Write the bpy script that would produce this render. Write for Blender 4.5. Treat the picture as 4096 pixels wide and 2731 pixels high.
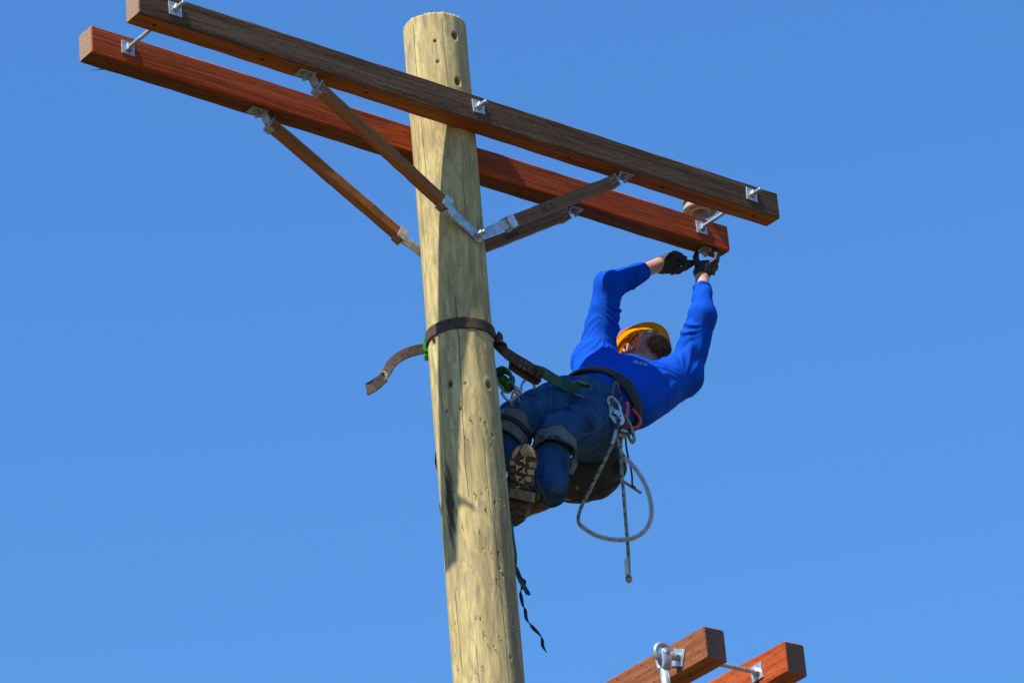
import bpy, bmesh, math, random
import numpy as np
from mathutils import Vector, Matrix, noise as mnoise
random.seed(7); rng = np.random.default_rng(7)
for o in list(bpy.data.objects): bpy.data.objects.remove(o)
SC = bpy.context.scene
COL = SC.collection
Z0 = 9.6                      # height of the crossarms' underside above the ground
# ------------------------------------------------------------------ camera
FPX = 16220.6; IW, IH = 4096, 2731
CAM = np.array([0, -13.89570781, -7.97491319 + Z0])
CR = np.array([0.99643211, 0.02667134, -0.08007297]); CU = np.array([0.08344989, -0.4531715, 0.88750871])
CF = np.array([0.01261574, 0.89102426, 0.45378036])
cd = bpy.data.cameras.new('camera'); cam = bpy.data.objects.new('camera', cd); COL.objects.link(cam)
cam.matrix_world = Matrix(((CR[0], CU[0], -CF[0], CAM[0]), (CR[1], CU[1], -CF[1], CAM[1]), (CR[2], CU[2], -CF[2], CAM[2]), (0, 0, 0, 1)))
cd.sensor_width = 36; cd.lens = FPX / IW * 36; cd.clip_start = .1; cd.clip_end = 20000
cd.dof.use_dof = True; cd.dof.focus_distance = 16.3; cd.dof.aperture_fstop = 7.1
SC.camera = cam
# ------------------------------------------------------------------ light
TH = 0.68662
A_ = np.array([math.cos(TH), math.sin(TH), 0]); N_ = np.array([-A_[1], A_[0], 0]); ZZ = np.array([0, 0, 1.])
SUN = -0.773 * A_ - 0.096 * N_ + ZZ; SUN /= np.linalg.norm(SUN)
sl = bpy.data.lights.new('sun', 'SUN'); sl.energy = 5.0; sl.angle = math.radians(.53); sl.color = (1, .95, .86)
so = bpy.data.objects.new('sun', sl); COL.objects.link(so)
so.rotation_euler = Vector(SUN).to_track_quat('Z', 'Y').to_euler()
wd = bpy.data.worlds.new('World'); SC.world = wd; wd.use_nodes = True
wn = wd.node_tree; wn.nodes.clear()
sky = wn.nodes.new('ShaderNodeTexSky'); sky.sky_type = 'NISHITA'; sky.sun_disc = False
sky.sun_elevation = math.asin(SUN[2]); sky.sun_rotation = math.atan2(SUN[0], SUN[1])
sky.air_density = 2.0; sky.dust_density = 0; sky.ozone_density = 2.2; sky.altitude = 0
hs = wn.nodes.new('ShaderNodeMix'); hs.data_type = 'RGBA'; hs.blend_type = 'MULTIPLY'; hs.inputs[0].default_value = 1; hs.inputs[7].default_value = (.250, .506, .925, 1)
bg = wn.nodes.new('ShaderNodeBackground'); bg.inputs['Strength'].default_value = .12
wo = wn.nodes.new('ShaderNodeOutputWorld')
wn.links.new(sky.outputs[0], hs.inputs[6]); wn.links.new(hs.outputs[2], bg.inputs['Color']); wn.links.new(bg.outputs[0], wo.inputs['Surface'])
SC.view_settings.view_transform = 'Standard'; SC.view_settings.look = 'None'
SC.view_settings.exposure = 0.6; SC.view_settings.gamma = 1
SC.cycles.max_bounces = 6; SC.cycles.use_denoising = True

# ------------------------------------------------------------------ points
def ray(px, py):
    d = CF * FPX + CR * (px - IW / 2) - CU * (py - IH / 2); return d / np.linalg.norm(d)
def at(px, py, y):                 # the point at distance y behind the pole
    d = ray(px, py); return CAM + d * ((y - CAM[1]) / d[1])
def on_n(px, py, nn):              # the point on a plane parallel to the upper arms
    d = ray(px, py); return CAM + d * (((nn * N_ - CAM) @ N_) / (d @ N_))
def on_pole(px, py, R=.127):
    d = ray(px, py); a = d[0]**2 + d[1]**2; b = CAM[0]*d[0] + CAM[1]*d[1]; c = CAM[0]**2 + CAM[1]**2 - R*R
    D = max(b*b - a*c, 0); return CAM + d * ((-b - math.sqrt(D)) / a)
def W3(x, y, z): return np.array([x, y, z + Z0])
def unit(v): v = np.asarray(v, float); return v / np.linalg.norm(v)

# ------------------------------------------------------------------ materials
def new_mat(name):
    m = bpy.data.materials.new(name); m.use_nodes = True
    return m, m.node_tree, m.node_tree.nodes['Principled BSDF']
def nd(t, kind, **kw):
    n = t.nodes.new(kind)
    for k, v in kw.items():
        if k in n.inputs: n.inputs[k].default_value = v
        else: setattr(n, k, v)
    return n
def mth(t, op, a, b=None, c=None):
    n = t.nodes.new('ShaderNodeMath'); n.operation = op
    for i, v in enumerate((a, b, c)):
        if v is None: continue
        if isinstance(v, (int, float)): n.inputs[i].default_value = v
        else: t.links.new(v, n.inputs[i])
    return n.outputs[0]
def ramp(t, fac, stops):
    r = t.nodes.new('ShaderNodeValToRGB'); e = r.color_ramp.elements
    while len(e) < len(stops): e.new(.5)
    for i, (p, c) in enumerate(stops): e[i].position = p; e[i].color = (*c, 1)
    t.links.new(fac, r.inputs[0]); return r.outputs[0]
def mix(t, fac, a, b, mode='MIX'):
    n = t.nodes.new('ShaderNodeMix'); n.data_type = 'RGBA'; n.blend_type = mode
    for s, v in ((n.inputs[0], fac), (n.inputs[6], a), (n.inputs[7], b)):
        if isinstance(v, (int, float)): s.default_value = v
        elif isinstance(v, tuple): s.default_value = (*v, 1)
        else: t.links.new(v, s)
    return n.outputs[2]
def objcoord(t, scale=(1, 1, 1)):
    c = t.nodes.new('ShaderNodeTexCoord'); m = t.nodes.new('ShaderNodeMapping'); m.inputs['Scale'].default_value = scale
    t.links.new(c.outputs['Object'], m.inputs[0]); return m.outputs[0]
def noise(t, vec, scale, detail=4, rough=.55, dist=0):
    n = nd(t, 'ShaderNodeTexNoise', Scale=scale, Detail=detail, Roughness=rough, Distortion=dist); t.links.new(vec, n.inputs['Vector']); return n.outputs['Fac']
def bump(t, b, h, strength=.4, dist=.002):
    n = nd(t, 'ShaderNodeBump', Strength=strength, Distance=dist); t.links.new(h, n.inputs['Height']); t.links.new(n.outputs[0], b.inputs['Normal'])

def simple(name, c1, c2, rough=.7, metal=0, scale=30, bs=.3, bd=.002, stretch=(1, 1, 1), spec=.5):
    m, t, b = new_mat(name); v = objcoord(t, stretch); n1 = noise(t, v, scale, 5)
    t.links.new(ramp(t, n1, [(.3, c1), (.7, c2)]), b.inputs['Base Color'])
    b.inputs['Roughness'].default_value = rough; b.inputs['Metallic'].default_value = metal
    b.inputs['Specular IOR Level'].default_value = spec
    bump(t, b, n1, bs, bd); return m

def beam_wood(name, dark, mid, lite, incise=1.0, seed=0., rough=.75):
    m, t, b = new_mat(name)
    c = t.nodes.new('ShaderNodeTexCoord'); mp = t.nodes.new('ShaderNodeMapping'); mp.inputs['Location'].default_value = (seed, seed * .7, seed * .3)
    t.links.new(c.outputs['Object'], mp.inputs[0]); base = mp.outputs[0]
    sx = t.nodes.new('ShaderNodeMapping'); sx.inputs['Scale'].default_value = (1.3, 45, 45); t.links.new(base, sx.inputs[0])
    g1 = noise(t, sx.outputs[0], 1.6, 6, .6, .5)
    s2 = t.nodes.new('ShaderNodeMapping'); s2.inputs['Scale'].default_value = (6, 260, 260); t.links.new(base, s2.inputs[0])
    g2 = noise(t, s2.outputs[0], 1.0, 3)
    s3 = t.nodes.new('ShaderNodeMapping'); s3.inputs['Scale'].default_value = (.8, 14, 14); t.links.new(base, s3.inputs[0]); big = noise(t, s3.outputs[0], 1.4, 3)
    fig = mth(t, 'FRACT', mth(t, 'MULTIPLY', g1, 7.0))
    f = mth(t, 'ADD', mth(t, 'MULTIPLY', g1, .6), mth(t, 'ADD', mth(t, 'MULTIPLY', big, .35), mth(t, 'MULTIPLY', fig, .12)))
    col = ramp(t, f, [(.33, dark), (.52, mid), (.72, lite)])
    col = mix(t, mth(t, 'MULTIPLY', mth(t, 'GREATER_THAN', g2, .56), .35), col, dark)
    h = mth(t, 'ADD', mth(t, 'MULTIPLY', g1, .8), mth(t, 'MULTIPLY', g2, .5))
    if incise > 0:
        s = t.nodes.new('ShaderNodeSeparateXYZ'); t.links.new(base, s.inputs[0])
        v = mth(t, 'MULTIPLY', mth(t, 'ADD', s.outputs[1], s.outputs[2]), 62.)
        row = mth(t, 'FLOOR', v); w = mth(t, 'FRACT', v)
        jit = nd(t, 'ShaderNodeTexWhiteNoise', noise_dimensions='1D'); t.links.new(row, jit.inputs['W'])
        u = mth(t, 'ADD', mth(t, 'MULTIPLY', s.outputs[0], 15.), mth(t, 'ADD', mth(t, 'MULTIPLY', row, .37), mth(t, 'MULTIPLY', jit.outputs[0], .25)))
        uf = mth(t, 'FRACT', u)
        dash = mth(t, 'MULTIPLY', mth(t, 'LESS_THAN', uf, .22), mth(t, 'LESS_THAN', mth(t, 'ABSOLUTE', mth(t, 'SUBTRACT', w, .5)), .15))
        dash = mth(t, 'MULTIPLY', dash, mth(t, 'GREATER_THAN', noise(t, base, 35, 3), .47))
        col = mix(t, mth(t, 'MULTIPLY', dash, .8 * incise), col, tuple(x * .25 for x in dark))
        h = mth(t, 'SUBTRACT', h, mth(t, 'MULTIPLY', dash, 2.))
    t.links.new(col, b.inputs['Base Color']); b.inputs['Roughness'].default_value = rough
    b.inputs['Specular IOR Level'].default_value = .12
    bump(t, b, h, .55, .0025); return m
def end_grain(name, dark, lite, cx=.0, cz=-.1):
    m, t, b = new_mat(name); c = objcoord(t)
    mp = t.nodes.new('ShaderNodeMapping'); mp.inputs['Location'].default_value = (0, cx, cz); mp.inputs['Scale'].default_value = (.01, 1, 1); t.links.new(c, mp.inputs[0])
    w = nd(t, 'ShaderNodeTexWave', wave_type='RINGS', Scale=55., Distortion=1.6, Detail=3.); w.rings_direction = 'X'; t.links.new(mp.outputs[0], w.inputs['Vector'])
    n1 = noise(t, c, 90, 5)
    f = mth(t, 'ADD', mth(t, 'MULTIPLY', w.outputs['Fac'], .3), mth(t, 'MULTIPLY', n1, .7))
    t.links.new(ramp(t, f, [(.25, dark), (.7, lite)]), b.inputs['Base Color']); b.inputs['Roughness'].default_value = .85
    bump(t, b, f, .5, .002); return m

M = {}
M['front_weathered'] = beam_wood('weathered_arm_face', (.034, .018, .010), (.105, .060, .034), (.20, .125, .072), .6, 1.3)
M['near_sides'] = beam_wood('near_arm_stain', (.10, .03, .009), (.27, .088, .020), (.38, .15, .04), .0, 4.1)
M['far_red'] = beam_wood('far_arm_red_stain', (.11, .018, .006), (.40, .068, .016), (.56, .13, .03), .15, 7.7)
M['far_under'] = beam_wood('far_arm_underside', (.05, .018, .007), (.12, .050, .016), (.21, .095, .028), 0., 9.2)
M['low_near'] = beam_wood('lower_arm_brown', (.09, .030, .013), (.22, .078, .034), (.38, .135, .045), .8, 12.)
M['low_far'] = beam_wood('lower_arm_red', (.18, .030, .009), (.38, .068, .017), (.52, .12, .028), .6, 15.)
M['end_lite'] = end_grain('pale_end_grain', (.16, .09, .05), (.36, .23, .15))
M['end_dark'] = end_grain('dark_end_grain', (.03, .015, .012), (.10, .055, .045))
M['brace'] = beam_wood('brace_wood', (.13, .045, .012), (.28, .11, .032), (.40, .18, .055), 0, 21., .6)
M['brace_grey'] = beam_wood('brace_wood_greyed', (.10, .052, .024), (.19, .105, .052), (.26, .15, .08), 0, 24., .6)
M['galv'] = simple('galvanised_steel', (.30, .34, .36), (.62, .66, .68), .42, .6, 45, .4, .001)
M['galv_dull'] = simple('dull_galvanised_steel', (.22, .25, .26), (.42, .46, .47), .5, .6, 50, .3, .001)
M['old_steel'] = simple('worn_forged_steel', (.10, .09, .075), (.24, .215, .18), .45, .7, 60, .3, .001)
M['porcelain'] = simple('grey_white_porcelain', (.36, .345, .32), (.43, .415, .385), .2, 0, 12, .02, .0005)
M['dark_glaze'] = simple('dark_grey_rubber', (.05, .055, .055), (.09, .095, .09), .35, 0, 20, .1, .001)
M['leather_strap'] = simple('brown_woven_strap', (.030, .018, .011), (.090, .056, .038), .9, 0, 60, .25, .001)
M['strap_edge'] = simple('tan_cord', (.22, .16, .09), (.36, .28, .17), .8, 0, 120, .4, .001)
M['green_web'] = simple('green_webbing', (.008, .055, .038), (.025, .13, .085), .7, 0, 60, .4, .001)
M['green_shaded'] = simple('shaded_green_anodised_metal', (.006, .085, .004), (.012, .14, .008), .35, .1, 30, .05, .001)  # darker copy of the green metal, with the pole's shade in its colour
M['green_metal'] = simple('green_anodised_metal', (.012, .26, .008), (.02, .36, .012), .3, .1, 30, .05, .001)
M['shirt'] = simple('blue_shirt_cloth', (.002, .058, .40), (.003, .074, .50), .8, 0, 18, .35, .005, spec=.07)
M['denim'] = simple('blue_denim', (.009, .036, .092), (.030, .098, .20), .9, 0, 16, .3, .003, (1, 1, .45), spec=.08)
M['denim_dark'] = simple('clean_blue_denim', (.008, .030, .11), (.02, .062, .19), .85, 0, 38, .4, .003, spec=.2)
M['seam'] = simple('tan_stitching', (.25, .15, .06), (.35, .22, .10), .8, 0, 100, .2, .001)
M['glove'] = simple('black_knit_glove', (.008, .008, .009), (.022, .022, .023), .6, 0, 70, .5, .001)
M['glove_palm'] = simple('grey_coated_palm', (.03, .03, .029), (.065, .065, .063), .45, 0, 50, .4, .002)
M['skin'] = simple('skin', (.44, .215, .15), (.56, .30, .22), .5, 0, 30, .12, .001)
M['skin'].node_tree.nodes['Principled BSDF'].inputs['Subsurface Weight'].default_value = .12
M['skin'].node_tree.nodes['Principled BSDF'].inputs['Subsurface Radius'].default_value = (.012, .005, .003)
M['hair'] = simple('reddish_brown_hair', (.14, .05, .018), (.42, .18, .065), .55, 0, 90, .4, .002)
M['helmet'] = simple('yellow_helmet_shell', (.84, .29, .002), (.88, .33, .003), .3, 0, 8, .03, .001)
def translucent(m, col, f):
    t = m.node_tree; b = t.nodes['Principled BSDF']; o = t.nodes['Material Output']; tr = t.nodes.new('ShaderNodeBsdfTranslucent'); tr.inputs[0].default_value = (*col, 1)
    ms = t.nodes.new('ShaderNodeMixShader'); ms.inputs[0].default_value = f; t.links.new(b.outputs[0], ms.inputs[1]); t.links.new(tr.outputs[0], ms.inputs[2]); t.links.new(ms.outputs[0], o.inputs['Surface'])
translucent(M['helmet'], (1., .33, .002), .66)
M['black'] = simple('black_plastic', (.008, .008, .009), (.018, .018, .018), .5, 0, 30, .1, .001)
M['orange'] = simple('orange_plastic', (.75, .10, .01), (.8, .14, .015), .4, 0, 30, .1, .001)
M['eye_white'] = simple('eye_white', (.7, .68, .65), (.75, .73, .7), .2, 0, 10, 0, .001)
M['lip'] = simple('lip', (.35, .12, .10), (.42, .16, .13), .5, 0, 10, .1, .001)
M['belt'] = simple('black_padded_belt', (.006, .006, .008), (.018, .018, .020), .65, 0, 60, .4, .002)
M['red'] = simple('red_enamel', (.62, .035, .02), (.72, .06, .03), .3, .1, 30, .05, .001)
M['label'] = simple('dark_teal_webbing', (.006, .03, .035), (.012, .05, .055), .6, 0, 60, .3, .001)
M['white_ink'] = simple('white_print', (.6, .62, .62), (.75, .77, .78), .6, 0, 30, .05, .0005)
M['pale_blue_ink'] = simple('pale_blue_print', (.22, .32, .50), (.36, .46, .62), .7, 0, 90, .05, .0005)
M['dark_ink'] = simple('dark_print', (.012, .012, .014), (.022, .022, .024), .7, 0, 30, .05, .0005)
M['pad'] = simple('grey_suede_pad', (.085, .085, .08), (.15, .145, .13), .85, 0, 26, .4, .002)
M['pad_black'] = simple('black_pad_lining', (.006, .006, .007), (.015, .015, .015), .8, 0, 40, .3, .002)
M['sole'] = simple('worn_sunlit_tan_rubber', (.26, .18, .09), (.50, .38, .21), .8, 0, 32, .5, .002)  # toe lugs lightened in colour to stand in for sun
M['sole_dark'] = simple('shaded_sole_rubber', (.035, .025, .015), (.11, .08, .048), .85, 0, 45, .5, .002)  # darker copy of the rubber, shade on the lower sole put into colour
M['boot'] = simple('orange_brown_leather', (.055, .022, .010), (.13, .05, .02), .6, 0, 35, .4, .002)
M['bag'] = simple('dark_olive_canvas', (.016, .018, .010), (.042, .042, .024), .8, 0, 30, .5, .003)
M['cord'] = simple('black_cord', (.008, .008, .014), (.018, .018, .028), .7, 0, 60, .3, .001)
M['white_sleeve'] = simple('dirty_white_heatshrink', (.28, .30, .30), (.58, .60, .58), .5, 0, 35, .3, .001)
M['splinter'] = simple('raw_splinter_wood', (.42, .28, .11), (.6, .44, .2), .8, 0, 60, .4, .001)
M['earth'] = simple('grassy_ground', (.07, .05, .022), (.13, .085, .04), .95, 0, .6, .5, .05)

def rope_mat():
    m, t, b = new_mat('white_rope_green_fleck'); uv = t.nodes.new('ShaderNodeUVMap'); s = t.nodes.new('ShaderNodeSeparateXYZ'); t.links.new(uv.outputs[0], s.inputs[0])
    u = mth(t, 'MULTIPLY', s.outputs[0], 24.)
    v = mth(t, 'ADD', s.outputs[1], mth(t, 'MULTIPLY', s.outputs[0], 12.))
    a = mth(t, 'LESS_THAN', mth(t, 'FRACT', u), .42); c2 = mth(t, 'LESS_THAN', mth(t, 'ABSOLUTE', mth(t, 'SUBTRACT', mth(t, 'FRACT', mth(t, 'MULTIPLY', v, 2.)), .5)), .28)
    f = mth(t, 'MULTIPLY', a, c2)
    br = mth(t, 'MULTIPLY', mth(t, 'SINE', mth(t, 'MULTIPLY', s.outputs[0], 900.)), mth(t, 'SINE', mth(t, 'MULTIPLY', s.outputs[1], 50.)))
    n1 = noise(t, objcoord(t), 60, 4)
    col = mix(t, f, ramp(t, n1, [(.3, (.20, .17, .13)), (.7, (.42, .39, .32))]), (.008, .14, .055))
    t.links.new(col, b.inputs['Base Color']); b.inputs['Roughness'].default_value = .85; bump(t, b, br, .6, .001); return m
M['rope'] = rope_mat()
def hose_mat():
    m, t, b = new_mat('cloudy_clear_hose'); b.inputs['Base Color'].default_value = (.62, .68, .72, 1); b.inputs['Roughness'].default_value = .25
    tr = t.nodes.new('ShaderNodeBsdfTransparent'); ms = t.nodes.new('ShaderNodeMixShader'); n1 = noise(t, objcoord(t), 25, 3)
    t.links.new(mth(t, 'ADD', mth(t, 'MULTIPLY', n1, .3), .25), ms.inputs[0]); out = t.nodes['Material Output']
    t.links.new(tr.outputs[0], ms.inputs[1]); t.links.new(b.outputs[0], ms.inputs[2]); t.links.new(ms.outputs[0], out.inputs['Surface']); return m
M['hose'] = hose_mat()
def lens_mat():
    m, t, b = new_mat('clear_lens'); b.inputs['Base Color'].default_value = (.8, .85, .85, 1); b.inputs['Roughness'].default_value = .05
    tr = t.nodes.new('ShaderNodeBsdfTransparent'); ms = t.nodes.new('ShaderNodeMixShader'); ms.inputs[0].default_value = .25; out = t.nodes['Material Output']
    t.links.new(tr.outputs[0], ms.inputs[1]); t.links.new(b.outputs[0], ms.inputs[2]); t.links.new(ms.outputs[0], out.inputs['Surface']); return m
M['lens'] = lens_mat()

# ------------------------------------------------------------------ objects and mesh helpers
def thing(name, label, cat, loc, rotz=0, group=None):
    o = bpy.data.objects.new(name, None); COL.objects.link(o); o.empty_display_size = .05
    o.location = Vector([float(x) for x in loc]); o.rotation_euler = (0, 0, rotz); o['label'] = label; o['category'] = cat
    if group: o['group'] = group
    return o
ROOTM = {}
def root_of(p):
    while p.parent: p = p.parent
    return p
def obj(name, V, F, mat, parent=None, smooth=True, uv=None, mats=None, midx=None, label=None, attr=None):
    V = np.asarray(V, float)
    if parent is not None:
        r = root_of(parent)
        if r.name not in ROOTM: ROOTM[r.name] = np.array((Matrix.Translation(r.location) @ Matrix.Rotation(r.rotation_euler[2], 4, 'Z')).inverted())
        mi = ROOTM[r.name]; V = V @ mi[:3, :3].T + mi[:3, 3]
    me = bpy.data.meshes.new(name); me.from_pydata(V.tolist(), [], [list(map(int, f)) for f in F]); me.update()
    me.polygons.foreach_set('use_smooth', [smooth] * len(me.polygons))
    for m in (mats or [mat]): me.materials.append(m)
    if midx is not None: me.polygons.foreach_set('material_index', list(map(int, midx)))
    if uv is not None:
        L = me.uv_layers.new(name='UVMap'); vi = np.empty(len(me.loops), int); me.loops.foreach_get('vertex_index', vi)
        L.data.foreach_set('uv', np.asarray(uv, float)[vi].ravel())
    if attr is not None:
        at_ = me.attributes.new('mark', 'FLOAT', 'POINT'); at_.data.foreach_set('value', np.asarray(attr, float))
    o = bpy.data.objects.new(name, me); COL.objects.link(o)
    if parent is not None: o.parent = parent
    if label: o['label'] = label
    if not smooth: pass
    return o
class MB:
    def __init__(s): s.V = []; s.F = []; s.n = 0; s.MI = []
    def add(s, V, F, mi=0):
        V = np.asarray(V, float); s.V.append(V); s.F += [[int(i) + s.n for i in f] for f in F]; s.MI += [mi] * len(F); s.n += len(V); return s
    def build(s, name, mat, parent=None, smooth=False, **k):
        return obj(name, np.vstack(s.V), s.F, mat, parent, smooth, midx=(s.MI if k.get('mats') else None), **k)
def box_vf(c, ax, ay, az, hx, hy, hz, bev=0.0):
    """box with softened edges"""
    c = np.asarray(c, float); b = min(bev, hx * .9, hy * .9, hz * .9)
    if b <= 0:
        V = [c + ax * sx * hx + ay * sy * hy + az * sz * hz for sx in (-1, 1) for sy in (-1, 1) for sz in (-1, 1)]
        return V, [(0, 1, 3, 2), (4, 6, 7, 5), (0, 4, 5, 1), (2, 3, 7, 6), (0, 2, 6, 4), (1, 5, 7, 3)]
    bm = bmesh.new(); bmesh.ops.create_cube(bm, size=2)
    for v in bm.verts: v.co = Vector((v.co.x * hx, v.co.y * hy, v.co.z * hz))
    bmesh.ops.bevel(bm, geom=list(bm.edges), offset=b, segments=2, affect='EDGES', profile=.6)
    bmesh.ops.recalc_face_normals(bm, faces=bm.faces)
    V = [c + ax * v.co.x + ay * v.co.y + az * v.co.z for v in bm.verts]; bm.verts.index_update()
    F = [[v.index for v in f.verts] for f in bm.faces]; bm.free(); return V, F
def frame_of(d, up=None):
    d = unit(d); u = np.array(up if up is not None else (0, 0, 1.), float)
    if abs(u @ d) > .98: u = np.array([1., 0, 0])
    s = unit(np.cross(u, d)); return s, np.cross(d, s), d
def cyl_vf(p0, p1, r0, r1=None, n=16, cap=True, rings=None):
    r1 = r0 if r1 is None else r1; p0 = np.asarray(p0, float); p1 = np.asarray(p1, float)
    return lathe_vf(p0, p1 - p0, rings or [(0, r0), (1, r1)], n, cap)
def lathe_vf(p0, axis, prof, n=24, cap=True):
    s, t, _ = frame_of(axis); V = []; F = []
    for k, (h, r) in enumerate(prof):
        for i in range(n):
            a = 2 * math.pi * i / n; V.append(np.asarray(p0) + np.asarray(axis) * h + (s * math.cos(a) + t * math.sin(a)) * r)
    for k in range(len(prof) - 1):
        for i in range(n): j = (i + 1) % n; F.append((k*n+i, k*n+j, (k+1)*n+j, (k+1)*n+i))
    if cap: F.append(tuple(range(n - 1, -1, -1))); F.append(tuple((len(prof) - 1) * n + i for i in range(n)))
    return V, F
def smooth_path(P, step=.01, closed=False):
    P = np.asarray(P, float); n = len(P)
    if closed: Q = np.vstack([P[-1], P, P[0], P[1]])
    else: Q = np.vstack([2*P[0]-P[1], P, 2*P[-1]-P[-2]])
    out = []
    for i in range(1, len(Q) - 2):
        k = max(2, int(np.linalg.norm(Q[i+1] - Q[i]) / step))
        for j in range(k):
            t = j / k; a, b, c, d = Q[i-1], Q[i], Q[i+1], Q[i+2]
            out.append(.5 * ((2*b) + (-a+c)*t + (2*a-5*b+4*c-d)*t*t + (-a+3*b-3*c+d)*t**3))
    if not closed: out.append(Q[-2])
    return np.array(out)
def tube_vf(P, r, n=10, closed=False, smooth=True, step=.01):
    P = smooth_path(P, step, closed) if smooth else np.asarray(P, float)
    m = len(P); T = np.gradient(P, axis=0)
    if closed: T = np.roll(P, -1, 0) - np.roll(P, 1, 0)
    T /= np.linalg.norm(T, axis=1)[:, None]; s, t, _ = frame_of(T[0]); V = []; UV = []; L = 0
    R = r if callable(r) else (lambda q: r)
    for k in range(m):
        s = unit(s - T[k] * (s @ T[k])); t = np.cross(T[k], s)
        if k: L += np.linalg.norm(P[k] - P[k-1])
        for i in range(n):
            a = 2*math.pi*i/n; V.append(P[k] + (s*math.cos(a) + t*math.sin(a)) * R(k/(m-1))); UV.append((L, i/n))
    F = []
    for k in range(m if closed else m - 1):
        k2 = (k+1) % m
        for i in range(n): j = (i+1) % n; F.append((k*n+i, k*n+j, k2*n+j, k2*n+i))
    if not closed: F.append(tuple(range(n-1, -1, -1))); F.append(tuple((m-1)*n+i for i in range(n)))
    return V, F, UV
def ribbon_vf(P, Wd, width, thick, smooth=True, step=.01):
    """flat strap along P; Wd = direction across the strap at each control point"""
    P = np.asarray(P, float); Wd = np.asarray(Wd, float)
    if Wd.ndim == 1: Wd = np.tile(Wd, (len(P), 1))
    if smooth: Q = smooth_path(np.hstack([P, Wd * .1]), step); P, Wd = Q[:, :3], Q[:, 3:]
    m = len(P); T = np.gradient(P, axis=0); T /= np.linalg.norm(T, axis=1)[:, None]
    V = []; F = []; w = width if callable(width) else (lambda q: width)
    for k in range(m):
        a = unit(Wd[k] - T[k] * (Wd[k] @ T[k])); b = np.cross(T[k], a); hw = w(k/(m-1)) / 2
        for sx, sy in ((-1, -1), (-.93, -1.4), (.93, -1.4), (1, -1), (1, 1), (.93, 1.4), (-.93, 1.4), (-1, 1)): V.append(P[k] + a*sx*hw + b*sy*thick/2)
    for k in range(m-1):
        for i in range(8): j = (i+1) % 8; F.append((k*8+i, k*8+j, (k+1)*8+j, (k+1)*8+i))
    F.append(tuple(range(7, -1, -1))); F.append(tuple((m-1)*8+i for i in range(8)))
    return V, F
def text_vf(txt, size, depth=.0006, res=3, bold=0.0):
    cu = bpy.data.curves.new('lettering', 'FONT'); cu.body = txt; cu.size = size; cu.extrude = depth; cu.resolution_u = res; cu.offset = bold
    cu.align_x = 'CENTER'; cu.align_y = 'CENTER'
    o = bpy.data.objects.new('lettering', cu); COL.objects.link(o); bpy.context.view_layer.update()
    me = bpy.data.meshes.new_from_object(o.evaluated_get(bpy.context.evaluated_depsgraph_get()))
    V = np.array([v.co[:] for v in me.vertices]); F = [list(p.vertices) for p in me.polygons]
    bpy.data.objects.remove(o); bpy.data.curves.remove(cu); bpy.data.meshes.remove(me); return V, F
def boolean_cut(o, cutters):
    """real drilled holes"""
    bm = MB()
    for V, F in cutters: bm.add(V, F)
    c = bm.build('cutter', o.data.materials[0]); c.data.materials.clear(); c.data.materials.append(o.data.materials[0])
    c.matrix_world = o.parent.matrix_world.inverted() if o.parent else Matrix()
    c.matrix_world = Matrix()
    m = o.modifiers.new('b', 'BOOLEAN'); m.object = c; m.operation = 'DIFFERENCE'; m.solver = 'EXACT'
    bpy.context.view_layer.update()
    me = bpy.data.meshes.new_from_object(o.evaluated_get(bpy.context.evaluated_depsgraph_get()))
    o.modifiers.clear(); o.data = me; me.name = o.name; bpy.data.objects.remove(c)

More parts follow.
